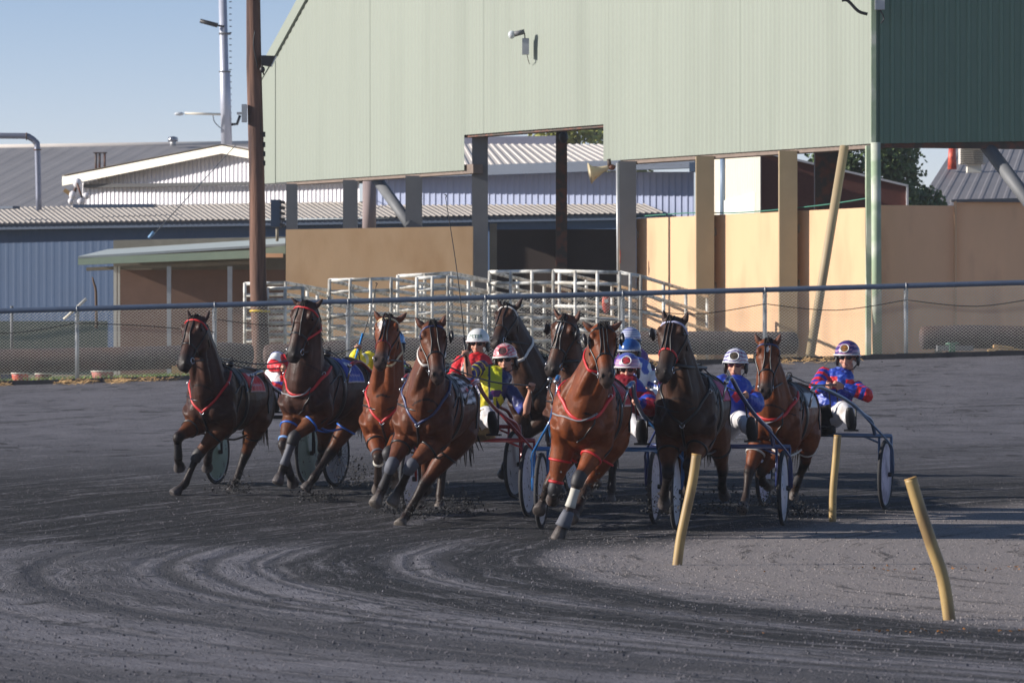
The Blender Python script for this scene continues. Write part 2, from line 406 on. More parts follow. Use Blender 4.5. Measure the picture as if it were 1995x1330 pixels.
def relief(x, y):
    z = ground(x, y)
    if 24 < y < 60 and abs(x) < 10:
        r = math.hypot(x-22, y-37); th = math.atan2(y-37, 22-x)
        f = clamp((y-24)/4)*clamp((60-y)/8)*clamp((r-21.6)/1.0)
        z += f*(.020*noise.noise(V((r*3.6, th*3, 0)))+.012*noise.noise(V((r*9, th*5, 3)))+.004*noise.noise(V((x*5, y*5, 1))))
    return z
xs = [-400, -120, -40, -20, -14]+frange(-10, 10, .13)+[14, 20, 40, 120, 400]
ys = frange(3, 22, 2)[:-1]+frange(22, 58, .15)[:-1]+frange(58, 82, .8)[:-1]
mb.add(*grid(xs, ys+[82], relief))
tag(mb.build('track', track_material()), kind='structure')
mb = MB(); mb.add(*grid([-600, -400, -60, -20, -14]+frange(-10, 12, 1)+[20, 60, 400, 600], [82, 83, 84, 86, 88, 90, 100, 200, 400], lambda x, y: ground(x, y)))
tag(mb.build('ground', mat('dusty_ground', srgb(130,112,92), .95, .2, 2, .01, 8, col2=srgb(96,98,62), c2s=.8)), kind='structure')
scatter_gravel('pale_grit', 60000, mat('grit_pale', (.23,.205,.20), .9, .5, 4), (.004,.005,.006,.008), 'fine pale grit scattered over the grey track surface', True, 4)
scatter_gravel('grey_grit', 30000, mat('grit_grey', (.088,.084,.098), .9, .6, 4), (.004,.005,.006,.009), 'fine grey grit scattered over the churned part of the track', False, 5)
mb = MB()
for i in range(5000):                                    # loose clods lying on the churned surface
    y = 24+38*random.random()**1.1; x = random.uniform(-y*.12, y*.12); r = math.hypot(x-22, y-37)
    if r < 21.6 and random.random() < .8: continue
    s = random.choice((.004, .005, .007, .011))*random.uniform(.7, 1.4)
    c = V((x, y, relief(x, y)+s*.3)); a = random.random()*6
    vs = [c+V((math.cos(a+k*2.1)*s*random.uniform(.7, 1.3), math.sin(a+k*2.1)*s*random.uniform(.7, 1.3), -s*.5)) for k in range(3)]+[c+V((0, 0, s*random.uniform(.5, 1)))]
    mb.add(vs, [(0,1,3),(1,2,3),(2,0,3)], False)
tag(mb.build('loose_clods', mat('clod', (.07,.068,.075), .95, .5, 3)), 'small dark clods of cinder scattered over the churned track', 'clods', kind='stuff')
mb = MB()                                                 # dirt thrown up by hooves
spr = [(695,945,50,45,34),(770,1000,46,40,30),(830,1010,46,60,30),(905,1000,47,40,25),(460,960,50.5,45,22),(620,985,50,45,22),(1130,975,42.6,90,35),(1290,1000,44.5,60,30),(1500,985,47.5,60,25),(1560,1005,46,45,22),(1400,1000,45,60,25),(1830,850,48,110,70)]
for px, py, d, sx, sy in spr:
    for i in range(420 if sx < 100 else 60):
        s = random.choice((.005, .007, .010, .015, .02)) if sx < 100 else random.choice((.005,.008,.012)); c = W(px+random.gauss(0, sx*.5), py-abs(random.gauss(0, sy*.8)), d+random.uniform(-.6, .6))
        if c.z < ground(c.x, c.y): c.z = ground(c.x, c.y)+.02
        vs = [c+V((random.uniform(-s, s), random.uniform(-s, s), random.uniform(-s, s))) for k in range(4)]
        mb.add(vs, [(0,1,2),(0,2,3),(0,3,1),(1,3,2)], False)
tag(mb.build('flying_dirt', mat('thrown_dirt', (.03,.03,.033), .95, .4, 3)), 'specks of black dirt thrown up behind the hooves', 'dirt', kind='stuff')
mb = MB()
for i in range(90):
    c = W(random.choice((random.uniform(1680, 1995), random.uniform(1500, 1995))), random.choice((random.gauss(1110, 2), random.gauss(1232, 1.5), random.gauss(1110,4))), 35)
    y = CZ*FP/(750-(CZ-c.z)*0+0) if False else None
    py = HY-(c.z-CZ)*FP/35; d = CZ*FP/(py-HY); px = random.uniform(1660, 2000) if random.random() < .75 else random.uniform(1400, 1995)
    p = W(px, py, d); s = random.uniform(.008, .02); p.z = relief(p.x, p.y)+.006
    mb.add([p+V((random.uniform(-s,s), random.uniform(-s,s), random.uniform(0,s))) for k in range(4)], [(0,1,2),(0,2,3),(0,3,1)], False)
tag(mb.build('dry_leaf_litter', mat('orange_litter', srgb(150,98,40), .9, .3, 5)), 'thin lines of orange leaf litter on the pale inside ground', 'litter', kind='stuff')

# grass strip and straw along the fence
mb = MB()
for i in range(16000):
    x = random.uniform(-9.5, -1.5) if random.random() < .8 else random.uniform(-1.5, 9.6); y = random.uniform(78.2, 82)
    if x > -5 and random.random() < .45: continue
    if x > -1.5: y = random.uniform(78.2, 79)
    z = ground(x, y); h = random.uniform(.04, .15)*(1 if x < -4 else .6); a = random.random()*6; wd = .012
    q = V((math.cos(a)*wd, math.sin(a)*wd, 0)); ln = V((random.gauss(0, .04), random.gauss(0, .04), h))
    mb.add([V((x,y,z))-q, V((x,y,z))+q, V((x,y,z))+ln], [(0,1,2)], False)
tag(mb.build('grass', M['grass']), 'strip of short green and dry grass behind the mesh fence', 'grass', kind='stuff')
mb = MB()
for cx, wd, n in ((-7.3, .35, 110), (-6.6, .25, 90), (-6.0, .4, 60), (-8.6, .2, 40), (.2, 2, 120), (5.0, .7, 100), (2.5, .6, 60), (4.3, .3, 90)):
    for i in range(n):
        x = random.gauss(cx, wd*.5); y = 77.6+random.gauss(0, .25); z = ground(x, y)+.01+random.random()*.06
        a = random.random()*3.14; l = random.uniform(.04, .11); u = V((math.cos(a)*l, math.sin(a)*l, random.gauss(0, .03))); n_ = V((0, .004, .005))
        mb.add([V((x,y,z))-u, V((x,y,z))+u, V((x,y,z))+u+n_, V((x,y,z))-u+n_], [(0,1,2,3)], False)
tag(mb.build('straw', M['straw']), 'wisps of dry straw caught along the foot of the fence', 'straw', kind='stuff')

# ---------------------------------------------------------------- mesh fence
FD = 78.0
def ftop(x): return 2.89+.0277*x
f = thing('mesh_fence', 'long chain link fence with a grey pipe rail along the outside of the track', 'fence', (0, FD, 1.6))
mb = MB(); mb.tube([V((x, FD, ftop(x))) for x in (-13, -6, 0, 6, 13)], .045, 10, 2); tr = mb.build('top_rail', M['galvrail'], f)
mb = MB()
for i in range(-5, 6):
    x = -7.55+2.36*(i+1)+1.2; mb.ring((x, FD, ftop(x)), (1, 0, .03), .046, .006)
for px in (150, 418, 678, 945, 1213, 1490, 1765, -115, 2040):
    x = (px-997.5)/FP*FD; p = MB(); z0 = ground(x, FD)-.2
    p.tube([V((x, FD+.01, z0)), V((x, FD+.01, ftop(x)-.03))], .036, 10); p.ring((x, FD+.01, ftop(x)-.1), (0,0,1), .04, .008); p.ring((x, FD, ftop(x)), (1,0,0), .047, .01)
    p.build('post', M['galv'], f)
mb = MB(); p_ = .033; k = 0; x = -12.6
while x < 12.6:
    zt = ftop(x)-.05; zb = ground(x, FD)+.0; n = int((zt-zb)/.026)
    pts = [V((x+(p_*.97 if (q+k) % 2 else 0), FD-.05+(.008 if (q+k) % 2 else -.002), zt-q*.026)) for q in range(n+1)]
    for a, b in zip(pts, pts[1:]):
        u = (b-a).normalized(); s_ = V((u.z, 0, -u.x))*.0032; e = V((0, .0026, 0))
        mb.add([a+s_, a-s_*.5-e, a-s_*.5+e, b+s_, b-s_*.5-e, b-s_*.5+e], [(0,1,4,3),(1,2,5,4),(2,0,3,5)], False)
    x += p_; k += 1
mb.build('chain_mesh', M['wire'], f)
mb = MB()
pxs = [-300, -115, 150, 418, 678, 945, 1213, 1490, 1765, 2040, 2300]
for a, b in zip(pxs, pxs[1:]):
    ys = [(0, .02), (.5, .16), (1, .02)] if (a*7) % 3 else [(0, .02), (.5, .1), (1, .24)]
    mb.tube([V(((a+(b-a)*u-997.5)/FP*FD, FD-.07, ftop(0)+.0277*((a+(b-a)*u-997.5)/FP*FD)-.22-s_)) for u, s_ in ys], .008, 5, 5)
mb.build('strand_wire', M['black'], f)
mb = MB()
for i in range(60):
    x = -12+i*.42; x2 = x+.42
    mb.wall(x, FD-.16+random.uniform(-.01, .01), x2, FD-.16, ground(x, FD)-.25, (ground(x, FD)+.07+random.uniform(-.01, .015), ground(x2, FD)+.07), .2)
tag(mb.build('kerb_strip', M['kerb']), kind='structure')

# ---------------------------------------------------------------- green screened stand on columns
def dg(px): return 85/(1-1.39e-4*(1700-px))
def PG(px, z, off=0): d = dg(px)+off; return V(((px-997.5)/FP*dg(px), d, z))
ZB, ZN = 5.84, 6.57
g0 = thing('green_stand', 'tall pale green corrugated building raised on columns behind the fence', 'building', (0, 92, 1.6))
P1, P0 = PG(512, 0), PG(1700, 0); Lw = (P0-P1).length; dirw = (P0-P1).normalized(); nw = V((dirw.y, -dirw.x, 0))
if nw.y > 0: nw = -nw
def upx(px): return (PG(px, 0)-P1).dot(dirw)
ua, ub, uc = upx(905), upx(1176), upx(700)
mb = MB(); prev = None; u = 0; vs = []; fs = []; idx = []
us = []
while u < Lw: us.append(u); u += .13/6
for b_ in (ua, ub):
    us += [b_-.0005, b_+.0005]
us.append(Lw); us.sort()
for u in us:
    zt = min(8.05+u*1.16*.62, 13.5); zt = min(8.05+u*.93, 13.5)
    zb = ZN if ua < u < ub else ZB
    seam = 1.8 if (u % 4.2) < .05 else 1
    p = P1+dirw*u+nw*(.0085*seam*math.sin(u/.13*2*math.pi))
    vs += [V((p.x, p.y, zb)), V((p.x, p.y, zt))]
mb.add(vs, [(2*i, 2*i+2, 2*i+3, 2*i+1) for i in range(len(us)-1)])
mb.build('screen_wall', M['green'], g0)
mb = MB()                                                 # backing frame and lower beams
q0 = P1-nw*.05
mb.prism([P1+dirw*.9-nw*.04+V((0,0,ZB-.07)), P1+dirw*(ua+.25)-nw*.04+V((0,0,ZB-.07)), P1+dirw*(ua+.25)-nw*.04+V((0,0,ZB+.12)), P1+dirw*.9-nw*.04+V((0,0,ZB+.12))], -nw*.25)
mb.build('bottom_beam', mat('weathered_beam', srgb(120,104,94), .7, .2, 5), g0); mb = MB()
mb.prism([P1+dirw*(ub+.5)-nw*.04+V((0,0,ZB-.08)), P1+dirw*(Lw-.1)-nw*.04+V((0,0,ZB-.08)), P1+dirw*(Lw-.1)-nw*.04+V((0,0,ZB+.12)), P1+dirw*(ub+.5)-nw*.04+V((0,0,ZB+.12))], -nw*.3)
mb.build('bottom_beam', mat('weathered_beam', srgb(120,104,94), .7, .2, 5), g0)
mb = MB()
mb.prism([P1+dirw*(ua-.1)-nw*.05+V((0,0,ZN-.05)), P1+dirw*(ub)-nw*.05+V((0,0,ZN-.05)), P1+dirw*(ub)-nw*.05+V((0,0,ZN+.1)), P1+dirw*(ua-.1)-nw*.05+V((0,0,ZN+.1))], -nw*.3)
mb.build('lintel', M['steeldark'], g0)
mb = MB()                                                 # sloping barge board
a = P1-dirw*.12+V((0,0,8.0))+nw*.05; b_ = P1+dirw*6+V((0,0,8.0+.93*6.12))+nw*.05
mb.prism([a, b_, b_+V((0,0,.34)), a+V((0,0,.34))], -nw*.2)
mb.build('barge_board', M['green'], g0)
mb = MB(); mb.wall(P1.x-.02, P1.y-.03, P1.x+.5*dirw.x, P1.y+.5*dirw.y-.03, ZB-.01, 8.5, .05); mb.build('corner_flashing', M['green'], g0)
mb = MB(); xr = P0.x+6
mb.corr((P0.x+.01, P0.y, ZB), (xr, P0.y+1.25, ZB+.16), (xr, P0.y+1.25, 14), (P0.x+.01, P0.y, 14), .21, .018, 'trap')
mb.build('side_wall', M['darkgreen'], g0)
mb = MB(); mb.wall(P0.x-.03, P0.y-.06, P0.x+.06, P0.y-.06, ZB-.04, 14, .06); mb.build('corner_strip', M['colgreen'], g0)
mb = MB(); mb.wall(P0.x, P0.y+.1, xr, P0.y+1.35, ZB-.06, (ZB+.15), .2); mb.build('side_beam', M['steeldark'], g0)
# columns (each one its own part)
def column(px, wpx, d, z0, z1, m, dep=.35, name='column'):
    x = (px-997.5)/FP*d; w_ = wpx/FP*d
    c = MB(); c.box((x, d+dep/2, (z0+z1)/2), (w_, dep, z1-z0)); c.box((x, d+dep/2, z0+.02), (w_+.1, dep+.1, .05))
    return c.build(name, m, g0)
for px, wd in ((568, 21), (682, 28), (806, 32)):
    column(px, wd, dg(px)-.1, 1.5, ZB-.05, M['colgrey'])
column(935, 31, dg(935)+.5, 1.5, ZN+.1, M['colgrey'])
column(1094, 22, dg(1094)+6, 1.5, 7.6, M['steeldark'])
column(1222, 35, dg(1222)-.2, 1.5, ZB-.04, M['colgrey'])
column(1374, 35, dg(1374)-.2, 1.5, ZB-.04, M['colcream'])
column(1536, 35, dg(1536)-.2, 1.5, ZB-.04, M['colcream'])
column(1693, 10, dg(1693)-.25, 1.5, ZB-.04, M['colgreen'], .3)
column(1614, 52, dg(1614)+9, 1.5, 7.0, M['steeldark'])
c = MB(); c.tube([W(1709, 720, 84.6), W(1706, 278, 84.6)], .09, 14); c.build('round_column', M['colgreen'], g0)
c = MB(); c.tube([W(1576, 705, 84.2), W(1645, 286, dg(1645)-.3)], .085, 14); c.build('raking_strut', M['colcream'], g0)
c = MB(); c.tube([W(735, 350, 99), W(800, 440, 97)], .12, 12); c.build('brace', M['colgrey'], g0)
c = MB(); c.tube([W(1905, 262, 86), W(2040, 440, 84)], .13, 12); c.build('brace', M['colgrey'], g0)
c = MB(); c.tube([W(720, 345, 108), W(719, 470, 108)], .16, 12); tag(c.build('timber_post', mat('grey_timber', srgb(140,126,126), .9, .2, 6, str_=(1,1,.1)), None), 'grey timber post seen behind the stand between two square columns', 'post')
# wall panels under the stand
wl = thing('cream_hoarding', 'sunlit cream wall panels hinged between the columns under the green stand', 'wall', PG(1460, 1.6))
for a_, b2 in ((1241, 1373), (1375, 1535), (1537, 1702)):
    A_, B_ = PG(a_, 0, .35), PG(b2, 0, .35)
    c = MB(); c.wall(A_.x, A_.y, B_.x, B_.y, 1.4, 4.68, .08); c.build('panel', M['beige_lit'], wl)
for px, pys in ((1241, (457, 560)), (1393, (452, 558)), (1556, (445, 553))):
    for py in pys:
        c = MB(); p = W(px+3, py, dg(px)+.32); c.box(p, (.05, .06, .14)); c.tube([p+V((-.03,-.02,-.08)), p+V((-.03,-.02,.08))], .012, 6); c.build('hinge', M['conc'], wl)
c = MB(); c.tube([PG(1241, 4.72, .3), PG(1340, 4.74, .3), PG(1450, 4.70, .3), PG(1600, 4.76, .2), PG(1702, 4.86, .2)], .012, 5, 4); c.build('cable', pl('green_cable', (50,120,100)), wl)
A_ = PG(1703, 0, .3)
wr = thing('shaded_hoarding', 'shaded beige wall to the right of the green corner column', 'wall', (A_.x+2, A_.y, 1.6))
c = MB(); c.wall(A_.x, A_.y, W(1864, 0, 85.1).x, 85.55, 1.6, 4.72, .1); c.build('panel', M['beige_bounce'], wr)
c = MB(); c.wall(W(1868, 0, 85.1).x, 85.55, W(2150, 0, 85.6).x, 86.1, 1.6, (4.78, 4.86), .1); c.build('panel', M['beige_bounce'], wr)
c = MB(); c.wall(W(1864, 0, 85.1).x, 85.45, W(1867.5, 0, 85.1).x, 85.46, 1.6, 4.80, .06); c.build('joint_strip', M['beige_lit'], wr)
c = MB(); c.wall(W(1860, 0, 85.1).x, 85.45, W(2150, 0, 85.6).x, 86.0, 4.79, (4.83, 4.91), .2); c.build('capping', M['colgrey'], wr)
c = MB(); x0, x1 = W(556, 0, 94).x, W(921, 0, 94).x
c.wall(x0, 94.2, x1, 94, 1.5, (4.57, 4.63), .25)
tag(c.build('beige_wall', M['beige'], None), 'plain beige wall between the timber pole and the tall grey column', 'wall')
c = MB(); c.wall(x0+.01, 94.14, x1, 93.94, 4.63, (4.64, 4.70), .37)
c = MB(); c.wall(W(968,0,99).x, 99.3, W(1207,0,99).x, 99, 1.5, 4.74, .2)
tag(c.build('shade_sheet', mat('painted_shade', srgb(62,52,48), .9, .1, 2), None), 'dark sheet standing in for the interior shade between the two tall grey columns', 'wall')  # shade of the interior put into the dark colour of this sheet
c = MB(); c.box(((961-997.5)/FP*96, 96, 3.1), (.15, .25, 3.3)); tag(c.build('concrete_post', M['conc'], None), 'short pale concrete post at the left end of the dark shade sheet', 'post')

# fittings on the stand
def floodlight(px, py, d, left=True):
    t = thing('wall_floodlight', 'small white floodlight and control box on the green wall above the opening', 'lamp', W(px, py, d))
    c = MB(); c.tube([W(px-20, py+2, d-.35), W(px, py-3, d-.35)], [.055, .05], 10); c.build('lamp_body', M['colgrey'], t)
    c = MB(); c.ell(W(px-25, py+3, d-.35), (.075, .06, .085)); c.build('lamp_glass', M['glass'], t)
    c = MB(); c.box(W(px+2, py+26, d-.3), (.14, .12, .33)); c.build('control_box', M['galv'], t)
    c = MB(); c.tube([W(px, py, d-.33), W(px+1, py+14, d-.33)], .012, 6); c.tube([W(px+5, py+42, d-.3), W(px+7, py+52, d-.3), W(px+10, py+60, d-.2)], .008, 5, 3); c.build('bracket', M['steeldark'], t)
    return t
floodlight(1022, 65, dg(1022)-.02)
t = thing('corner_floodlight', 'grey floodlight on a curved arm at the top corner of the green wall', 'lamp', W(1714, 10, 84.9))
c = MB(); c.box(W(1714, 8, 84.7), (.17, .15, .22)); c.build('control_box', M['galv'], t)
c = MB(); c.tube([W(1714, 18, 84.7), W(1722, 36, 84.7), W(1716, 46, 84.7)], .012, 6, 3); c.tube([W(1690, 28, 84.6), W(1672, 22, 84.6), W(1652, 2, 84.6), W(1640, 1, 84.6)], .03, 8, 4); c.build('arm', M['black'], t)
c = MB(); c.box(W(1660, -8, 84.6), (.3, .15, .12)); c.build('lamp_body', M['colgrey'], t)
t = thing('horn_speaker', 'cream horn loudspeaker hanging under the green wall beside a grey column', 'loudspeaker', W(1180, 335, 90))
dh = dg(1190)-.4
c = MB(); c.loft([W(1186, 326, dh), W(1172, 331, dh), W(1158, 336, dh-.02), W(1149, 338, dh-.03)], [.035, .07, .13, .215], cap=0, n=20); c.build('horn', M['horn'], t)
c = MB(); c.ell(W(1192, 326, dh), (.07, .06, .06)); c.tube([W(1186, 310, dh), W(1188, 326, dh)], .04, 8); c.tube([W(1192, 326, dh), W(1206, 322, dh+.1)], .02, 6); c.build('bracket', M['steeldark'], t)
c = MB(); c.tube([W(1232,330,dh), W(1224,352,dh), W(1212,368,dh), W(1207,385,dh)], .012, 5, 4); c.build('cable', M['conc'], t)
t = thing('round_spotlight', 'small black spotlight on the dark column in the opening of the stand', 'lamp', W(1097, 265, dg(1094)+5.8))
c = MB(); c.ell(W(1098, 268, dg(1094)+5.8), (.1, .1, .13)); c.build('lamp_body', M['black'], t); c = MB(); c.box(W(1095, 258, dg(1094)+5.9), (.22, .1, .08)); c.build('bracket', M['steeldark'], t)
t = thing('wall_sign', 'small orange and white notice strapped to the tall grey column', 'sign', W(1206, 500, 90))
c = MB(); c.box(W(1206, 500, dg(1222)-.28), (.06, .02, .26)); c.build('board', M['orange'], t)
c = MB(); c.box(W(1206, 503, dg(1222)-.295), (.035, .012, .1)); c.build('notice', M['fasciawhite'], t)
c = MB(); c.tube([W(1203, 318, 90.2), W(1205, 600, 90.2)], .03, 10); tag(c.build('downpipe', M['galv'], None), 'thin silver pipe running down the left edge of the tall grey column', 'pipe')

# ---------------------------------------------------------------- timber pole, signal box and lights
t = thing('timber_pole', 'tall brown timber pole standing behind the fence left of the green building', 'pole', (W(500, 0, 83).x, 83, 1.6))
c = MB(); c.loft([W(510, 720, 83), W(503, 550, 83), W(500, 330, 83), W(495, 130, 83), W(493, -60, 83)], [.155, .15, .14, .135, .12], cap=0, n=18); c.build('shaft', M['timber'], t)
c = MB(); c.tube([W(481, -20, 83.0), W(483, 40, 83), W(481, 130, 83), W(485, 230, 83)], .012, 5, 3); c.tube([W(497, 60, 82.85), W(494, 90, 82.85), W(503, 135, 82.85)], .012, 5, 4); c.build('cable', M['black'], t)
c = MB(); c.ring(W(506, 606, 83), (0.03,0,1), .17, .022); c.build('yellow_band', pl('yellow_tape', (215,180,40)), t)
c = MB(); c.box(W(476, 221, 82.9), (.09, .12, .32)); c.box(W(466, 221, 82.9), (.08, .1, .04)); c.build('meter_box', M['galv'], t)
c = MB()
for py in (262, 282, 300, 318):
    c = MB(); c.box(W(513, py, 83), (.07, .12, .09)); c.build('step_block', M['black'], t)
t = thing('pole_floodlight', 'black floodlight clamped to the timber pole and pointing right', 'lamp', W(520, 118, 82.8))
c = MB(); c.prism([W(508, 108, 82.7), W(536, 109, 82.7), W(526, 129, 82.7), W(509, 126, 82.7)], (0, .25, 0)); c.build('lamp_body', M['black'], t)
c = MB(); c.prism([W(537.5, 109, 82.72), W(539, 110, 82.72), W(529, 130, 82.72), W(527.5, 129, 82.72)], (0, .22, 0)); c.build('lamp_glass', M['glass'], t)
c = MB(); c.ell(W(511, 136, 82.8), (.05, .05, .06)); c.tube([W(511, 122, 82.8), W(511, 136, 82.8), W(514, 146, 82.8)], .014, 6); c.build('bracket', M['black'], t)
t = thing('signal_lights', 'dark signal light box with side visors on a short stem beside the pole', 'signal light', W(541, 440, 92))
c = MB(); c.box(W(538, 416, 92), (.2, .25, .54)); c.build('housing', M['navy'], t)
for k in range(5):
    c = MB(); c.box(W(550, 394+k*11, 91.9), (.1, .2, .055), ry=.2); c.build('visor', M['black'], t)
c = MB(); c.tube([W(540, 440, 92), W(540, 470, 92)], .03, 8); c.build('stem', M['conc'], t)
t = thing('steel_mast', 'tall silver lamp mast rising behind the white gabled shed', 'mast', W(440, 280, 150))
c = MB(); c.tube([W(442, 300, 150), W(438, 140, 150), W(437, 138, 150), W(433, -40, 150)], [.18, .17, .14, .13], 16); c.build('shaft', M['pole'], t)
c = MB(); c.ring(W(438, 66, 150), (0,0,1), .175, .035); c.ring(W(438, 140, 150), (0,0,1), .175, .025)
for k in range(24): c.box(W(449, -20+k*12, 150), (.08, .03, .03))
c.build('rungs', M['colgrey'], t)
c = MB(); c.tube([W(390, 41, 149.8), W(424, 50, 149.8)], [.07, .075], 8); c.tube([W(424, 50, 149.8), W(437, 52, 149.8)], .03, 6); c.build('bracket_arm', M['black'], t)
c = MB(); c.tube([W(360, 221, 149.8), W(430, 223, 149.8)], .04, 8); a1 = c.build('lamp_arm', M['fasciawhite'], t)
c = MB(); c.ell(W(349, 222, 149.8), (.16, .1, .06)); c.build('lamp_head', M['glass'], a1)
c = MB(); c.tube([W(415, 225, 150), W(418, 238, 150), W(430, 250, 150)], .015, 5, 3); c.tube([W(450, 243, 150), W(462, 242, 150), W(468, 225, 150)], .05, 5); c.build('cable', M['black'], t)

# ---------------------------------------------------------------- sheds behind
t = thing('blue_shed', 'long blue sheet metal shed with a weathered ribbed roof across the background', 'shed', (-5, 122, 1.6))
A_, B_ = W(-120, 441, 125.7), W(1292, 419, 117)
A2, B2 = W(-160, 406, 136), W(1225, 384, 128)
ze = A_.z
c = MB(); c.corr((A_.x, A_.y+.5, 1.4), (B_.x-.5, B_.y+.5, 1.4), (B_.x-.5, B_.y+.5, ze), (A_.x, A_.y+.5, ze), .24, .0015, 'trap'); c.build('wall', M['bluewall'], t)
c = MB(); c.wall(A_.x, A_.y, B_.x, B_.y, ze-.12, ze+.02, .15); c.build('fascia', M['navy'], t)
c = MB(); c.corr((A_.x, A_.y-.15, ze+.06), (B_.x, B_.y-.15, B_.z+.06), (B2.x, B2.y, B2.z), (A2.x, A2.y, A2.z), .17, .010, 'trap'); c.build('roof', M['roofwarm'], t)
c = MB(); c.wall(W(135,0,125).x, 126, W(297,0,125).x, 125.6, W(0,403,125.5).z, W(0,397,125.5).z, .3); c.build('roof_rail', M['navy'], t); c = MB(); c.wall(W(-20,0,125).x, 126, W(20,0,125).x, 125.6, W(0,406,125.5).z, W(0,401,125.5).z, .3); c.build('roof_rail', M['navy'], t)
c = MB(); c.wall(W(0,0,124.8).x-2, 124.6, W(218,0,124).x, 124.0, 1.4, W(0, 625, 124).z, .1); tag(c.build('green_hedge_screen', mat('green_shadecloth', srgb(48,62,56), .9, .15, 3), None), 'low dark green screen in front of the blue shed at far left', 'screen')

t = thing('grey_shed', 'big grey roofed shed farthest back at the left', 'shed', (-15, 165, 1.6))
A_, B_, C_, D_ = W(-500, 420, 150), W(500, 415, 150), W(760, 277, 172), W(-240, 291, 172)
c = MB(); c.corr(A_, B_, C_, D_, .75, .004, 'trap'); c.build('roof', M['roofgrey'], t)
c = MB(); c.tube([D_, C_], .12, 8); c.build('ridge_cap', M['roofpale'], t)
c = MB(); c.wall(A_.x, A_.y+.3, B_.x, B_.y+.3, 1.5, A_.z-.1, .2); c.build('wall', M['roofgrey'], t)
for q in (187, 194, 204):
    c = MB(); c.tube([W(q, 335, 158), W(q, 298, 158)], .04, 6); c.box(W(q, 298, 158), (.16, .1, .04)); c.build('flue', M['steeldark'], t)
t = thing('roof_turbine', 'small round silver ventilator on the ridge of the grey roof', 'ventilator', W(337, 280, 171))
c = MB(); c.ell(W(337, 272, 171), (.19, .19, .12)); c.build('turbine', M['metal'], t); c = MB(); c.tube([W(337, 284, 171), W(337, 274, 171)], .11, 10); c.build('base', M['galv'], t)
for k in range(5):
    c = MB(); c.tube([W(329+k*4, 267, 170.8), W(328+k*4.5, 277, 170.8)], .012, 5); c.build('vane', M['navy'], t)
t = thing('gooseneck_duct', 'grey metal duct pipe rising and bending left in front of the grey roof', 'duct', W(75, 405, 132))
c = MB(); c.tube([W(-80, 265, 132), W(40, 265, 132), W(58, 268, 132), W(69, 277, 132), W(73, 292, 132), W(76, 420, 132)], .085, 14, 3); c.build('pipe', mat('duct_metal', srgb(126,130,146), .45, .1, 4, metal=.4), t)
c = MB(); c.ring(W(73, 292, 132), (0,0,1), .095, .02); c.build('collar', M['steeldark'], t); c = MB(); c.ring(W(52, 266, 132), (1,0,0), .095, .02); c.build('collar', M['steeldark'], t)

t = thing('white_gabled_shed', 'white ribbed shed with a low gable and pale fascia left of the green building', 'shed', (-6, 134, 1.6))
dw_ = 134
c = MB(); A_ = W(165, 415, dw_); 
pts = [(165, 356), (430, 300), (700, 352), (700, 420), (165, 420)]
n = 60; vs = []; fs = []
for i in range(541):
    px = 160+i; zt = (358+(430-px)*0 if False else 0); top = 300+(430-px)*.216 if px < 430 else 300+(px-430)*.19
    a_ = [-1, -1, -1, 0, 1, 1, 1, 0][(i) % 8]
    dq = 141-(px-160)*.02; p, q = W(px, 425, dq), W(px, min(top, 360)-2, dq); vs += [p+V((0, -.03*a_, 0)), q+V((0, -.03*a_, 0))]
c.add(vs, [(2*i, 2*i+2, 2*i+3, 2*i+1) for i in range(540)], False); c.build('wall', M['whitesheet'], t)
c = MB(); c.prism([W(121, 344, 140.7), W(432, 284, 134.6), W(432, 299, 134.6), W(121, 362, 140.7)], (0, .25, 0)); c.prism([W(432, 284, 134.6), W(740, 340, 128.4), W(740, 356, 128.4), W(432, 299, 134.6)], (0, .25, 0)); c.build('barge_board', M['fasciawhite'], t)
c = MB(); c.corr(W(119, 343, 140.6), W(119, 343, 140.6)+V((5, 14, 0)), W(432, 282, 134.5)+V((5, 14, 0)), W(432, 282, 134.5), .4, .02, 'trap'); c.corr(W(432, 282, 134.5), W(432, 282, 134.5)+V((5, 14, 0)), W(740, 339, 128.3)+V((5, 14, 0)), W(740, 339, 128.3), .4, .02, 'trap'); c.build('roof', M['roofpale'], t)
c = MB(); c.prism([W(163, 366, 140.5), W(700, 357, 129.7), W(700, 351, 129.7), W(163, 359, 140.5)], (.1, .2, 0)); c.build('shadow_gap_strip', M['black'], t)  # black strip drawn in place of the shadow gap under the gable

t = thing('roof_duct', 'jumble of pale vent ducting hanging at the left corner of the white gable', 'ventilator', W(150, 380, 138))
for q, r_ in (((151, 357), .14), ((142, 380), .12), ((158, 392), .13), ((168, 382), .1), ((138, 392), .09)):
    c = MB(); c.ell(W(q[0], q[1], 138), (r_, r_, r_*1.1)); c.build('duct', M['whitesheet'], t)
c = MB(); c.tube([W(150, 357, 138), W(145, 375, 138)], .05, 8); c.tube([W(150, 357, 137.8), W(160, 385, 137.8)], .03, 8); c.build('strap', M['steeldark'], t)
c = MB(); c.box(W(131, 374, 138), (.22, .1, .12), ry=.6); c.build('cowl', M['straw'], t)
t = thing('pale_blue_shed', 'pale blue shed with cream roof and navy gutter seen through the stand opening', 'shed', (4, 126, 1.6))
dd = 128
c = MB(); c.corr(W(724, 425, dd), W(1352, 425, dd-6), W(1352, 335, dd-6), W(724, 335, dd), .2, .012, 'trap'); c.build('wall', M['paleblue'], t)
c = MB(); A_, B_ = W(700, 326, dd), W(1352, 326, dd-7); c.wall(A_.x, A_.y-.5, B_.x, B_.y-.5, W(0, 342, dd-3).z, W(0, 322, dd-3).z, .3); c.build('gutter', M['navy'], t)
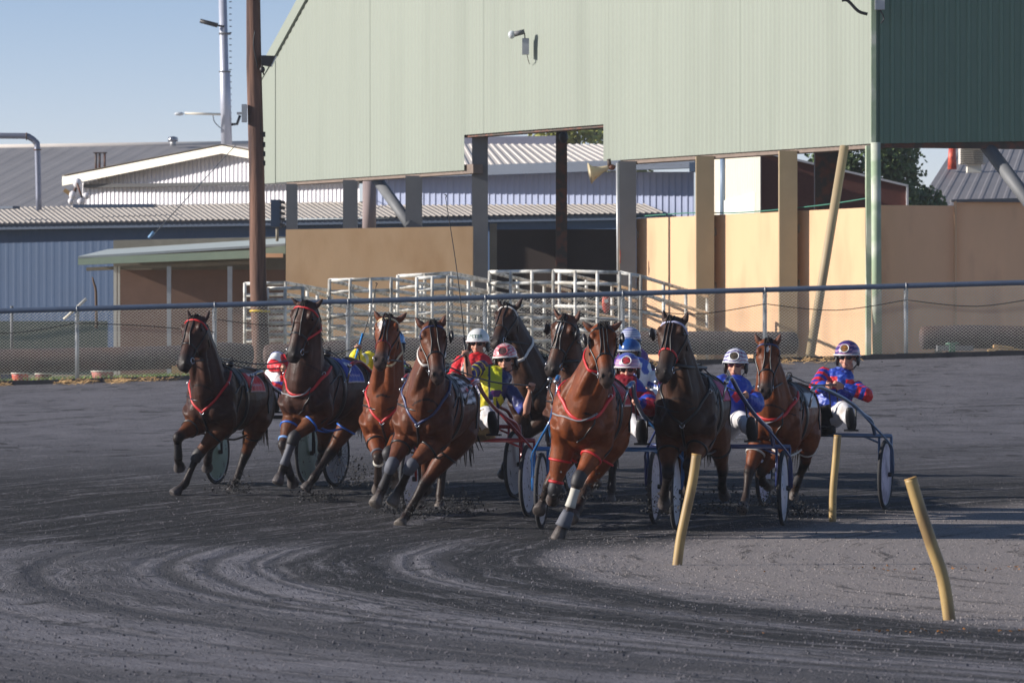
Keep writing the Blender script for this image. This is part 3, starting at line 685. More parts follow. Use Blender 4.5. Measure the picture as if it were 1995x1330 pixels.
c = MB(); c.corr(W(700, 323, dd-.5), W(1352, 321, dd-7.5), W(1240, 281, dd+8), W(720, 280, dd+14), .3, .012, 'trap'); c.build('roof', M['roofpale'], t)
c = MB(); c.wall(W(860, 0, dd+14).x, dd+14, W(1085, 0, dd+14).x, dd+13, W(0, 290, dd+14).z, W(0, 268, dd+14).z, .4); c.build('ridge_vent', mat('grey_vent', srgb(110,112,130), .6, .1, 3), t)
t = thing('white_shed_end', 'bright white sheet wall with a roller door between the pale shed and the brick building', 'shed', (8, 120, 1.6))
dd = 118
c = MB(); c.corr(W(1388, 430, dd-1), W(1481, 430, dd-9), W(1481, 298, dd-9), W(1388, 300, dd-1), .28, .03, 'trap'); c.build('wall', M['fasciawhite'], t)
c = MB(); A_, B_ = W(1396, 430, dd-2.2), W(1470, 430, dd-8.4); c.wall(A_.x, A_.y, B_.x, B_.y, 1.5, W(0, 386, dd-5).z, .1); c.build('roller_door', mat('door_white', srgb(230,228,220), .5, .03, 2), t)
c = MB(); c.tube([W(1408, 425, dd-3.4), W(1408, 300, dd-3.4)], .07, 8); c.build('downpipe', pl('blue_pipe', (120,140,165)), t)
c = MB(); c.wall(W(1340,0,dd).x, dd-1, W(1392,0,dd).x, dd-1.2, W(0, 338, dd).z, W(0, 320, dd).z, .4); c.build('gutter', M['navy'], t)
t = thing('brick_building', 'red brick building with a white trimmed sloping roofline behind the cream wall', 'building', (9, 112, 1.6))
dd = 110
c = MB(); poly = [W(1481, 430, dd), W(1768, 430, dd), W(1768, 364, dd), W(1560, 315, dd), W(1481, 298, dd)]; c.prism(poly, (0, 6, 0)); c.build('wall', M['brick'], t)
c = MB(); c.prism([W(1481, 298, dd-.1), W(1560, 315, dd-.1), W(1770, 364, dd-.1), W(1770, 360, dd-.1), W(1560, 311, dd-.1), W(1481, 294, dd-.1)][::-1], (0, 6.3, 0)); c.prism([W(1766, 430, dd-.1), W(1770, 430, dd-.1), W(1770, 362, dd-.1), W(1766, 362, dd-.1)], (0, .2, 0)); c.build('roof_trim', mat('trim_white', srgb(200,200,205), .6, .05, 2), t)
t = thing('grey_roofed_house', 'grey iron roof with a cooler on it at the far right under the stand', 'building', (13, 125, 1.6))
dd = 124
c = MB(); c.corr(W(1780, 410, dd), W(2150, 410, dd), W(2150, 285, dd+14), W(1860, 285, dd+14), .35, .007, 'trap'); c.build('roof', mat('bluegrey_roof', srgb(122,120,124), .6, .1, .6), t)
c = MB(); c.wall(W(1790,0,dd).x, dd+.4, W(2150,0,dd).x, dd+.4, 1.5, W(0,411,dd).z, .3); c.build('wall', M['brick'], t)
c = MB(); c.tube([W(1855, 330, dd+8), W(1855, 284, dd+8)], [.13, .1], 10); c.ell(W(1855, 283, dd+8), (.16, .16, .07)); c.build('chimney', M['orange'], t)
c = MB(); c.wall(W(1920,0,dd+15).x, dd+15, W(2150,0,dd+15).x, dd+15, 5, W(0,277,dd+15).z, .4); c.build('upper_wall', M['bluewall'], t)
t = thing('roof_cooler', 'cream louvred evaporative cooler on a white base on the grey iron roof', 'air cooler', W(1893, 325, 127))
c = MB(); c.box(W(1895, 300, 127), (.72, .7, .56)); c.build('housing', M['roofpale'], t)
for k in range(9):
    c = MB(); c.box(W(1893, 284+k*4.3, 126.6), (.62, .05, .02), rx=.4); c.build('louvre', M['conc'], t)
c = MB(); c.box(W(1897, 326, 127), (.38, .4, .3)); c.build('base', M['fasciawhite'], t)

# low shelter at left
t = thing('low_shelter', 'low open shelter with a pale green roof edge left of the timber pole', 'shelter', (-7, 95, 1.6))
dd = 95
c = MB(); c.prism([W(152, 503, dd), W(490, 487, dd), W(556, 478, dd), W(556, 494, dd), W(490, 503, dd), W(152, 516, dd)][::-1], (0, .12, 0)); c.build('fascia', mat('shelter_green', srgb(168,184,160), .6, .06, 3), t)
c = MB(); c.prism([W(168, 521, dd+.4), W(490, 508, dd+.4), W(490, 514, dd+.4), W(168, 527, dd+.4)][::-1], (0, .3, 0)); c.build('lower_fascia', M['conc'], t)
c = MB(); c.prism([W(152, 504, dd), W(556, 479, dd), W(556, 468, dd+4), W(210, 490, dd+4)][::-1], (0, 0, .05)); c.build('roof', mat('shelter_roof', srgb(170,178,180), .6, .08, 2), t)
c = MB(); c.wall(W(221,0,dd+4).x, dd+4, W(560,0,dd+4).x, dd+4, 1.5, (W(0,468,dd+4).z, W(0,461,dd+4).z), .2); c.build('parapet_wall', M['conc'], t)
c = MB(); c.wall(W(228,0,dd+1.5).x, dd+1.5, W(556,0,dd+1.5).x, dd+1.5, 1.5, W(0,522,dd).z, .1); c.build('back_wall', mat('brown_boards', srgb(132,104,90), .9, .1, 2), t)
for px, wd, m_ in ((222, 6, M['fasciawhite']), (229, 4, M['fasciawhite']), (327, 8, M['galv']), (446, 9, M['galv'])):
    c = MB(); x = (px-997.5)/FP*dd; c.box((x, dd+.35, 2.6), (wd/FP*dd, .12, 2.5)); c.build('post', m_, t)
c = MB(); c.wall(W(515,0,dd).x, dd-.2, W(552,0,dd).x, dd-.2, W(0,502,dd).z, W(0,494,dd).z, .1); c.build('timber_rail', M['beige_bounce'], t)
t = thing('wire_stay', 'thin stay wire running down from the white shed to the shelter roof', 'wire', W(295, 462, 100))
c = MB(); c.tube([W(460, 282, 128), W(295, 462, 100)], .012, 5); c.build('wire', M['colgrey'], t)
c = MB(); c.tube([W(290, 464, 100), W(300, 452, 100)], .04, 6); c.build('turnbuckle', pl('blue_steel', (110,150,190)), t)
t = thing('crooked_stick', 'thin crooked bare stick standing left of the shelter', 'stick', W(184, 600, 90)); c = MB(); c.tube([W(188, 640, 90), W(187, 570, 90), W(184, 555, 90), W(180, 540, 90)], [.03, .025, .022, .015], 6, 2); c.build('stem', M['bark'], t)
t = thing('slanted_stake', 'short pale stake leaning over the fence at left', 'stake', W(130, 620, 86)); c = MB(); c.tube([W(124, 622, 86), W(168, 582, 86)], .025, 6); c.build('shaft', M['fasciawhite'], t)
t = thing('steel_picket', 'thin dark steel picket standing behind the fence at far left', 'stake', W(23, 640, 86)); c = MB(); c.tube([W(23, 690, 86), W(23, 596, 86)], .03, 6); c.build('shaft', M['colgrey'], t)

# ---------------------------------------------------------------- long rubber rolls and clutter behind the fence
def rubber_roll(pts, r, label):
    p0 = V(pts[len(pts)//2]); t = thing('rubber_roll', label, 'rubber roll', (p0.x, p0.y, ground(p0.x, p0.y)), 'long dark rubber rolls behind the fence')
    c = MB(); c.loft(pts, [r*(1+.03*math.sin(i*2.3)) for i in range(len(pts))], n=18, cap=.35, sub=5); c.build('roll', M['rubberlog'], t)
    for q in (V(pts[0])*.9+V(pts[-1])*.1, V(pts[0])*.2+V(pts[-1])*.8):
        c = MB(); c.box((q.x, q.y, (q.z-r+ground(q.x, q.y))/2), (.12, .12, max(.1, q.z-r-ground(q.x, q.y)))); c.build('support', M['conc'], t)
rubber_roll([W(-60, 704, 79.6), W(140, 701, 79.6), W(330, 696, 79.6), W(430, 690, 79.7), W(486, 694, 79.8)], .205, 'brown rubber roll behind the fence at far left')
rubber_roll([W(520, 694, 80.4), W(700, 684, 80.4), W(960, 676, 80.4)], .2, 'dark rubber roll behind the horses in the middle')
rubber_roll([W(1180, 668, 80.4), W(1380, 668, 80.4), W(1548, 668, 80.4)], .2, 'dark rubber roll with a rounded end in front of the cream wall')
rubber_roll([W(1798, 658, 80.6), W(1900, 656, 80.6), W(2100, 660, 80.6)], .2, 'dark rubber roll in front of the shaded wall at far right')
def tub(px, pyt, pyb, wd, m_, label, d=80.6):
    t = thing('plastic_tub', label, 'tub', W(px, pyb, d), 'plastic tubs behind the fence')
    h = (pyb-pyt)/FP*d; r = wd/2/FP*d
    c = MB(); p = W(px, pyb, d); c.loft([p, p+V((0,0,h*.5)), p+V((0,0,h))], [r*.88, r*.95, r], cap=0, n=20, sub=2); c.build('bucket', m_, t)
    c = MB(); c.ring(p+V((0,0,h)), (0,0,1), r*1.02, .012); c.build('rim', M['fasciawhite'], t)
tub(39, 727, 752, 33, M['orange'], 'bright orange plastic tub behind the fence at far left', 79)
tub(85, 728, 748, 32, M['darkred'], 'dark red plastic tub right of the orange tub', 80.2)
tub(200, 723, 741, 44, M['pink'], 'faded pink plastic tub behind the fence post at left', 79.4)
tub(8, 728, 750, 36, M['bluebin'], 'blue plastic tub at the left edge of the picture', 79.8)
t = thing('hay_bale', 'small golden straw bale under the rubber roll beside the horse at far left', 'hay bale', W(353, 745, 79.2)); c = MB()
c.box(W(353, 728, 79.4), (.3, .35, .27)); c.build('bale', M['straw'], t); c = MB(); c.ring(W(345, 728, 79.4), (1,0,0), .2, .008, 4); c.build('twine', M['orange'], t)
t = thing('orange_marker', 'orange plastic paddle hanging on the pipe yards behind the fence', 'marker', W(1181, 590, 80.5)); c = MB(); c.ell(W(1181, 590, 80.5), (.075, .03, .19)); c.build('paddle', M['orange'], t); c = MB(); c.box(W(1181, 586, 80.45), (.07, .03, .06)); c.build('sticker', M['fasciawhite'], t)
t = thing('cardboard_pile', 'tan broken boards and grey sheet lying under the roll at far right', 'boards', W(1950, 680, 80)); c = MB()
for q in ((1955, 676, .35), (1940, 680, .28), (1970, 681, .3)): c.box(W(q[0], q[1], 80), (q[2], .2, .05), ry=random.uniform(-.3, .3))
c.build('boards', M['straw'], t); c = MB(); c.box(W(1860, 678, 80.2), (.62, .3, .09)); c.build('sheet', M['colgrey'], t)
t = thing('green_pump', 'small green metal frame standing in the rubbish at far right', 'pump', W(1855, 680, 80)); c = MB(); c.box(W(1855, 676, 79.9), (.1, .1, .16)); c.tube([W(1842, 670, 79.9), W(1868, 668, 79.9)], .02, 6); c.build('frame', pl('green_metal', (70,110,90)), t)

# pipe stock yards: separate portable panels
def panel(a, b, rails=7, h=1.40, posts=3, label=''):
    (xa, ya, da), (xb, yb, db) = a, b
    A_, B_ = W(xa, ya, da), W(xb, yb, db)
    t = thing('pipe_panel', label, 'yard panel', (A_.x, A_.y, A_.z-h), 'white pipe stock yard panels behind the fence')
    for k in range(rails):
        c = MB(); dz = V((0,0,-h*k/(rails-.3))); c.tube([A_+dz, B_+dz], .033, 8); c.build('rail', M['piperail'], t)
    for k in range(posts):
        p = A_.lerp(B_, k/(posts-1)); c = MB(); c.tube([p+V((0,-.01,.02)), p+V((0,-.01,-h-.1))], .031, 8); c.build('upright', M['piperail'], t)
PN = [((477,553,84.5),(556,551,84.5),'short white pipe panel left of the timber pole'),
 ((521,562,83.2),(590,561,83.2),'white pipe panel just right of the timber pole'),
 ((590,561,83.2),(646,580,86.5),'white pipe panel angled away right of the timber pole'),
 ((556,551,84.5),(640,566,87),'white pipe panel receding behind the timber pole'),
 ((642,546,83.4),(762,543,83.4),'broad white pipe panel above the second horse from the left'),
 ((762,543,83.4),(932,571,88),'long white pipe panel slanting back behind the bay horses'),
 ((642,546,83.4),(770,578,88.5),'white pipe panel slanting back from the broad panel'),
 ((775,538,85.5),(880,532,85.5),'tall white pipe panel in the centre left yard'),
 ((812,542,82.4),(872,539,82.4),'narrow white gate panel with leaning uprights'),
 ((872,539,82.4),(952,548,84),'white pipe panel joined to the narrow gate'),
 ((880,532,85.5),(1000,556,90),'white pipe panel receding in the centre of the yards'),
 ((954,530,83.6),(1078,528,83.0),'white pipe panel left of the orange marker'),
 ((954,530,83.6),(1110,566,89.5),'white pipe panel receding behind the dark horses'),
 ((1078,528,83.0),(1207,531,82.6),'white pipe panel ending at the tall grey column'),
 ((1090,530,84.5),(1240,566,91),'white pipe panel sloping away under the tall grey column'),
 ((1207,531,82.6),(1248,538,82.6),'short white pipe panel right of the tall grey column'),
 ((1248,538,82.6),(1378,578,87.5),'white pipe panel slanting down across the cream wall')]
for a_, b2, lb in PN:
    panel(a_, b2, 7 if a_[0] < 1200 else 4, 1.40 if a_[0] < 1240 else 1.15, 4 if b2[0]-a_[0] > 110 else 3, lb)

# ---------------------------------------------------------------- trees
def tree(name, label, base, cz, rx, ry, rz, m_, n=9000, leaf=.16, seed=1):
    random.seed(seed); t = thing(name, label, 'tree', base); B_ = V(base)
    c = MB(); c.loft([B_, B_+V((.1,0,cz*.4)), B_+V((-.1,0,cz*.75))], [.3, .24, .18], n=10)
    cl = []
    for k in range(26):
        a = random.random()*6.28; u = random.uniform(-.8, .9); rr = math.sqrt(1-u*u)*random.uniform(.35, .85)
        q = B_+V((rx*rr*math.cos(a), ry*rr*math.sin(a), cz+rz*u*.75)); cl.append((q, random.uniform(.22, .42)*min(rx, rz)))
        if k < 12: c.loft([B_+V((0,0,cz*.5)), (B_+V((0,0,cz*.5))).lerp(q, .5)+V((0,0,.2)), q], [.12, .07, .03], n=6, cap=0)
    c.build('trunk', M['bark'], t)
    c = MB()
    for i in range(n):
        q, r_ = random.choice(cl); dv = V((random.gauss(0,1), random.gauss(0,1), random.gauss(0,1))).normalized()*r_*random.random()**.4
        p = q+dv; a = V((random.gauss(0,1), random.gauss(0,1), random.gauss(0,1))).normalized()*leaf*random.uniform(.5, 1); b = a.orthogonal().normalized()*leaf*.35
        c.add([p-a*.5, p+b, p+a*.5, p-b], [(0,1,2,3)], False)
    c.build('crown', m_, t)
tree('dark_tree', 'dark green leafy tree beyond the cream wall at right', (W(1690,0,122).x, 122, 1.6), 4.6, 2.4, 2.0, 1.9, M['leafdark'], 14000, .17, 3)
tree('olive_tree', 'olive green tree seen through the opening in the green building', (W(1140,0,190).x, 190, 1.6), 9.4, 3.4, 3.0, 2.6, M['leafolive'], 9000, .28, 5)
tree('small_dark_tree', 'small dark tree between the brick building and the grey iron roof', (W(1800,0,128).x, 128, 1.6), 4.0, 1.2, 1.2, 1.5, M['leafdark'], 6000, .16, 8)
random.seed(11)

# ---------------------------------------------------------------- bent marker pipes on the inside of the track
def marker(bx, by, pts, label):
    d = CZ*FP/(by-HY); t = thing('bent_marker_pipe', label, 'marker post', W(bx, by, d), 'bent yellow marker pipes along the inside of the track')
    P = [W(x, y, d) for x, y in pts]
    c = MB(); P[-1] = P[-1]+V((0,0,-.05)); ax = (P[0]-P[1]).normalized()
    c.loft(P, [.038]*len(P), n=18, cap=0, sub=6); c.build('pipe', M['pvc'], t)
    c = MB(); c.ring(P[0], ax, .034, .006, 20, 6); c.build('cut_rim', mat('pipe_cut', srgb(176,138,80), .6, .1, 9), t)
    c = MB(); c.disc(P[0]+ax*.002, ax, .031, .003); c.build('bore', M['steeldark'], t)
marker(1852, 1207, [(1774, 932), (1790, 985), (1815, 1060), (1838, 1130), (1852, 1207)], 'nearest bent yellow pipe leaning left at the right side of the track')
marker(1318, 1100, [(1357, 885), (1349, 940), (1334, 1010), (1325, 1055), (1318, 1100)], 'bent yellow pipe leaning right in front of the blue sulky wheel')
marker(1622, 1022, [(1632, 848), (1628, 900), (1623, 960), (1622, 1022)], 'nearly upright yellow pipe in front of the last driver on the right')
# ================================================================ HORSES, SULKIES, DRIVERS
def unit_after(prev, px, py, L, s):
    """point on the sight line of (px,py) at distance L from prev; s=-1 nearer the camera, +1 farther"""
    d = prev.y
    for _ in range(3):
        q = W(px, py, d); lat = math.hypot(q.x-prev.x, q.z-prev.z)
        d = prev.y + s*math.sqrt(max(0, L*L-lat*lat))
    return W(px, py, d)
def ribbon(pts, nrms, w, th=.006, closed=False):
    c = MB(); n = len(pts); vs = []
    for i in range(n):
        a = pts[(i-1) % n] if (closed or i > 0) else pts[i]; b = pts[(i+1) % n] if (closed or i < n-1) else pts[i]
        t = (b-a); t = t.normalized() if t.length > 1e-6 else V((0,0,1)); s = t.cross(nrms[i]); s = s.normalized() if s.length > 1e-6 else V((0,0,1))
        for u, v in ((-.5, 0), (-.3, 1), (.3, 1), (.5, 0), (.5, -1), (-.5, -1)):
            vs.append(pts[i]+s*w*u+nrms[i]*th*v)
    fs = []; m = n if closed else n-1
    for i in range(m):
        for j in range(6): a, b = i*6+j, i*6+(j+1) % 6; c2, d2 = ((i+1) % n)*6+(j+1) % 6, ((i+1) % n)*6+j; fs.append((a, b, c2, d2))
    c.add(vs, fs); return c
def smooth_pts(P, closed, it=2):
    n = len(P)
    for _ in range(it):
        Q = list(P)
        for i in range(n):
            if closed or 0 < i < n-1: Q[i] = P[i]*.5+(P[(i-1) % n]+P[(i+1) % n])*.25
        P = Q
    return P
def ring_strap(bvh, c, nrm, w, th=.006, rmax=.6, n=36, keep=None, off=.004):
    nrm = nrm.normalized(); a = nrm.orthogonal().normalized(); b = nrm.cross(a); P = []; NN = []
    for i in range(n):
        t = 2*math.pi*i/n; dv = a*math.cos(t)+b*math.sin(t)
        h = bvh.ray_cast(c, dv, rmax)
        r = (h[0]-c).length if h[0] is not None else None
        P.append(r); NN.append(dv)
    good = [r for r in P if r is not None]
    if not good: return MB()
    md = sorted(good)[len(good)//2]
    P = [min(r if r is not None else md, md*1.7) for r in P]
    for _ in range(2): P = [max(P[i], (P[i-1]+P[(i+1) % n])*.5) for i in range(n)]
    pts = [c+NN[i]*(P[i]+off) for i in range(n)]
    return ribbon(pts, NN, w, th, True)
def surf_strap(bvh, pts, w, th=.006, n=8, off=.006, snap=.2):
    Q = []
    for i in range(len(pts)-1):
        for k in range(n): Q.append(pts[i].lerp(pts[i+1], k/n))
    Q.append(pts[-1]); P = []; NN = []
    for q in Q:
        h = bvh.find_nearest(q, snap)
        if h[0] is None: P.append(q); NN.append(NN[-1] if NN else V((0,-1,0))); continue
        nn = (q-h[0]); nn = h[1]
        P.append(h[0]+nn*off); NN.append(nn)
    NN = [x.normalized() for x in smooth_pts(NN, False, 2)]; P = smooth_pts(P, False, 2)
    return ribbon(P, NN, w, th)
COATS = {  # base, legs, muzzle, hoof  (linear)
 'dark': ((.050,.022,.016), (.020,.015,.015), (.030,.024,.024), (.09,.08,.08)),
 'darkbay': ((.075,.030,.018), (.022,.016,.015), (.035,.027,.025), (.10,.085,.08)),
 'seal': ((.045,.022,.015), (.018,.014,.014), (.030,.023,.022), (.07,.06,.06)),
 'bay': ((.135,.038,.014), (.030,.020,.017), (.055,.038,.034), (.13,.11,.10)),
 'midbay': ((.098,.032,.015), (.028,.019,.017), (.060,.040,.036), (.15,.13,.115)),
 'redbay': ((.145,.038,.012), (.030,.020,.017), (.075,.050,.042), (.09,.075,.07)),
}
def horse(s):
    d0, a = s['d'], R(s['a']); k = s.get('k', 1.0)
    fw = V((-math.sin(a), -math.cos(a), 0)); lf = V((-fw.y, fw.x, 0)); up = V((0,0,1))
    lean = s.get('lean', 0); up2 = (up+lf*lean).normalized(); lf2 = (lf-up*lean).normalized()
    C = W(s['chest'][0], s['chest'][1]+s.get('dy', 8), d0)
    def T(x, y, z): return C+(fw*x+lf2*y+up2*(z-1.08))*k
    gz = ground(C.x+.0, C.y+.8)
    t = thing('harness_horse', s['label'], 'horse', (C.x-fw.x*.8, C.y-fw.y*.8, gz), 'harness race horses coming round the bend')
    B = MB()
    wd = s.get('wd', 1.0)
    # trunk
    st = [(-.02,1.08,.15,.13),(-.10,1.09,.27,.21),(-.28,1.13,.375,.25),(-.5,1.16,.38,.265),(-.8,1.16,.345,.295),(-1.1,1.19,.30,.29),(-1.32,1.235,.285,.275),(-1.5,1.235,.24,.22),(-1.6,1.2,.14,.13)]
    B.loft([T(x,0,z) for x,z,_,_ in st], [b*wd*k for _,_,_,b in st], [h*k for _,_,h,_ in st], hint=lf2, n=24, sub=4, tags=[0]*len(st), cap=.5)
    rot = Matrix((lf2, -fw, up2)).transposed()
    B.ell(T(-.36,0,1.44), (.07*k,.2*k,.09*k), rot, tag=0)                        # withers
    for sg in (1, -1):
        B.ell(T(-.24,sg*.178*wd,1.16), (.108*k*wd,.17*k,.27*k), rot, 16, tag=0); B.ell(T(-.30,sg*.15,1.34), (.09*k,.15*k,.15*k), rot, 12, tag=0)      # shoulder
        B.ell(T(-.07,sg*.105,1.05), (.105*k*wd,.11*k,.14*k), rot, 16, tag=0)      # breast
        B.ell(T(-.10,sg*.17,1.13), (.06*k,.07*k,.08*k), rot, 12, tag=0)
        B.ell(T(-.18,sg*.15,.98), (.08*k*wd,.12*k,.13*k), rot, 12, tag=0)
        B.ell(T(-1.36,sg*.14,1.12), (.13*k*wd,.24*k,.31*k), rot, 16, tag=0)
        B.ell(T(-1.22,sg*.17,1.0), (.10*k,.16*k,.18*k), rot, 12, tag=0)
    # head frame
    poll_d = d0+s.get('pd', -.12)
    poll = W(*s['poll'], poll_d); muz = unit_after(poll, *s['muz'], .60*k, -1)
    ax = (muz-poll).normalized(); yw = R(s.get('yaw', 0))
    sd = V((math.cos(yw), -math.sin(yw)*1.0, s.get('roll', 0))); sd = (sd-ax*sd.dot(ax)).normalized()
    n = ax.cross(sd).normalized()
    if n.y > 0 and abs(n.y) > .2: n = -n
    fa = n
    hks = s.get('hk', 1.0)
    def Hd(t_, u, v): return poll+(ax*t_*.61+sd*u*hks+n*v*hks)*k
    hs = [(-.02,.075,.070,-.03),(.10,.102,.095,-.03),(.22,.116,.122,-.052),(.34,.108,.138,-.070),(.46,.084,.118,-.060),(.58,.067,.090,-.042),(.72,.059,.072,-.032),(.86,.064,.066,-.030),(.95,.066,.060,-.034),(1.0,.050,.048,-.04)]
    B.loft([Hd(q,0,o) for q,_,_,o in hs], [a_*k*1.10*hks for _,a_,_,_ in hs], [b_*k*1.08*hks for _,_,b_,_ in hs], hint=sd, n=20, sub=3, tags=[0,0,0,0,0,0,0,2,2,2], cap=.6, sq=.86)
    hr = Matrix((sd, n, -ax)).transposed()
    for sg in (1, -1):
        B.ell(Hd(.20,sg*.096,.035), (.032*k,.035*k,.05*k), hr, 12, tag=0)        # brow
        B.ell(Hd(.36,sg*.068,-.125), (.042*k,.085*k,.10*k), hr, 14, tag=0)       # cheek
        B.ell(Hd(.93,sg*.042,.012), (.026*k,.030*k,.038*k), hr, 12, tag=2)       # nostril wing
        B.ell(Hd(.55,sg*.052,-.02), (.018*k,.03*k,.10*k), hr, 10, tag=0)
    B.ell(Hd(.50,0,.026), (.034*k,.020*k,.20*k), hr, 12, tag=0)                  # nasal bone
    B.ell(Hd(.985,0,-.085), (.036*k,.034*k,.035*k), hr, 12, tag=2)               # chin
    # ears
    inner = []
    for q, (ex, ey) in enumerate(s['ears']):
        sg = -1 if q == 0 else 1
        b0 = Hd(.02, sg*.062, -.03); tp = W(ex, ey, b0.y); L_ = (tp-b0).length; tp = b0+(tp-b0).normalized()*min(max(L_, .15*k), .185*k)
        m1 = b0.lerp(tp, .35)+sd*sg*.012; m2 = b0.lerp(tp, .7)+sd*sg*.006
        B.loft([b0, m1, m2, tp], [.026*k, .038*k, .026*k, .006*k], [.022*k, .021*k, .015*k, .006*k], hint=sd, n=12, sub=3, tags=[0,0,0,1], cap=.5)
        ef = (sd*sg*.35+n).normalized()
        inner.append((b0.lerp(tp, .12)+ef*.016*k, m1+ef*.022*k, m2+ef*.017*k, b0.lerp(tp, .9)+ef*.010*k))
    # neck
    n1 = T(-.30,0,1.25); n0 = T(-.42,0,1.20); n4 = Hd(.13,0,-.10); n3 = n1.lerp(n4, .68)+fw*.0*k; n2 = n1.lerp(n4, .34)+fw*.05*k
    nx = T(-.12,0,1.24)
    B.loft([n0, nx.lerp(n1,.4), nx.lerp(n4,.30)+(n1-nx)*.3, n2.lerp(n4,.45), n4], [.20*k, .195*k, .170*k, .136*k, .102*k], [.33*k, .31*k, .265*k, .20*k, .14*k], hint=lf, n=20, sub=5, tags=[0]*5, cap=.3)
    nb, ne = nx.lerp(n4,.30)+(n1-nx)*.3, n4
    for sg in (1, -1):                                   # the two cords down the front of the neck
        q0, q3 = Hd(.40, sg*.05, -.15), T(-.02, sg*.055, 1.20)
        B.loft([q0, q0.lerp(q3,.35)+fw*.055*k+lf*sg*.012, q0.lerp(q3,.7)+fw*.05*k+lf*sg*.012, q3], [.034*k,.048*k,.056*k,.05*k], [.03*k,.045*k,.055*k,.045*k], hint=lf, n=12, sub=4, tags=[0]*4, cap=.5)
        B.loft([Hd(.2, sg*.085, -.13), n2.lerp(n4,.45)+lf*sg*.10*k, nx+lf*sg*.15*k+up*.1, T(-.14, sg*.185, 1.24)], [.03*k,.05*k,.06*k,.07*k], n=12, sub=4, tags=[0]*4, cap=.4)
    # legs
    legs = {}; bones = []
    def hoof_(Pf, Ph, tip):
        u = (Ph-Pf).normalized(); return u
    def front(sg, J):
        sh = T(-.12, sg*.175, 1.08); el = T(-.24, sg*.165, .91)
        kn = unit_after(el, *J[0], .43*k, J[3][0]); ft = unit_after(kn, *J[1], .30*k, J[3][1]); ho = unit_after(ft, *J[2], s.get('pl', .185)*k, J[3][2])
        return fleg(sh, el, kn, ft, ho, sg)
    def fleg(sh, el, kn, ft, ho, sg):
        m = el.lerp(kn, .38); m2 = kn.lerp(ft, .5); pa = ft.lerp(ho, .45); co = ft.lerp(ho, .62)
        hint = lf
        B.loft([sh, el, m, el.lerp(kn,.78), kn, kn.lerp(ft,.16), m2, ft.lerp(kn,.12), ft, pa, co, ho], [x*k for x in (.13,.122,.102,.063,.060,.047,.038,.041,.049,.040,.056,.070)],
               [x*k for x in (.15,.135,.100,.063,.062,.051,.043,.047,.056,.043,.060,.076)], hint=hint, n=14, sub=3, tags=[0,5,5,5,1,1,1,1,1,1,3,3], cap=.22)
        B.ell(kn, (.056*k,.058*k,.065*k), None, 12, tag=1); B.ell(ft, (.045*k,.048*k,.046*k), None, 12, tag=1)
        return dict(el=el, kn=kn, ft=ft, ho=ho, sg=sg, front=True)
    def hleg(hp, sti, hk, ft, ho, sg):
        m = sti.lerp(hk, .4); m2 = hk.lerp(ft, .5); pa = ft.lerp(ho, .45); co = ft.lerp(ho, .62)
        B.loft([hp, sti, m, sti.lerp(hk,.82), hk, hk.lerp(ft,.18), m2, ft.lerp(hk,.12), ft, pa, co, ho], [x*k for x in (.155,.145,.108,.062,.060,.053,.042,.045,.051,.041,.055,.068)],
               [x*k for x in (.2,.18,.13,.076,.078,.062,.049,.051,.057,.044,.060,.076)], hint=lf, n=14, sub=3, tags=[0,5,5,5,1,1,1,1,1,1,3,3], cap=.22)
        B.ell(hk+up*.0, (.055*k,.064*k,.07*k), None, 12, tag=1); B.ell(ft, (.046*k,.05*k,.046*k), None, 12, tag=1)
        return dict(el=sti, kn=hk, ft=ft, ho=ho, sg=sg, front=False)
    L = s['legs']
    for key in ('RF', 'LF'):
        sg = -1 if key == 'RF' else 1
        if key in L: legs[key] = front(sg, L[key])
        else:
            el = T(-.24, sg*.165, .91); kn = T(.0+.08, sg*.15, .55); ft = T(-.12, sg*.14, .33); ho = T(-.25, sg*.14, .22)
            legs[key] = fleg(T(-.12, sg*.175, 1.08), el, kn, ft, ho, sg)
    for key in ('RH', 'LH'):
        sg = -1 if key == 'RH' else 1
        hp = T(-1.36, sg*.12, 1.16); sti = T(-1.14, sg*.17, .93)
        if key in L:
            J = L[key]; sti = unit_after(hp, *J[4], .32*k, -1) if len(J) > 4 else sti
            hk = unit_after(sti, *J[0], .46*k, J[3][0]); ft = unit_after(hk, *J[1], .37*k, J[3][1]); ho = unit_after(ft, *J[2], .16*k, J[3][2])
        else:
            hk = T(-1.62, sg*.13, .62); ft = T(-1.55, sg*.12, .25); ho = T(-1.5, sg*.12, .08)
            if key == 'RH': hk = T(-1.45, sg*.13, .60); ft = T(-1.72, sg*.12, .36); ho = T(-1.86, sg*.12, .30)
        legs[key] = hleg(hp, sti, hk, ft, ho, sg)
    me = fuse(B, .0125*k, 4, .5)
    displace(me, lambda co: .0045*noise.noise(co*7.0)+.0015*noise.noise(co*19.0))
    kd = KDTree(len(B.tags))
    for i, (p, g) in enumerate(B.tags): kd.insert(p, i)
    kd.balance()
    ct = COATS[s['coat']]; pal = {0: ct[0], 1: ct[1], 2: ct[2], 3: ct[3], 5: ((.10,.034,.014) if ct[0][0] < .09 and s['id'] not in 'FG' else ct[0] if s['id'] in 'FG' else tuple(x*1.12 for x in ct[0]))}
    noses = [Hd(.955, sg*.036, .030) for sg in (1, -1)]
    star = s.get('star')
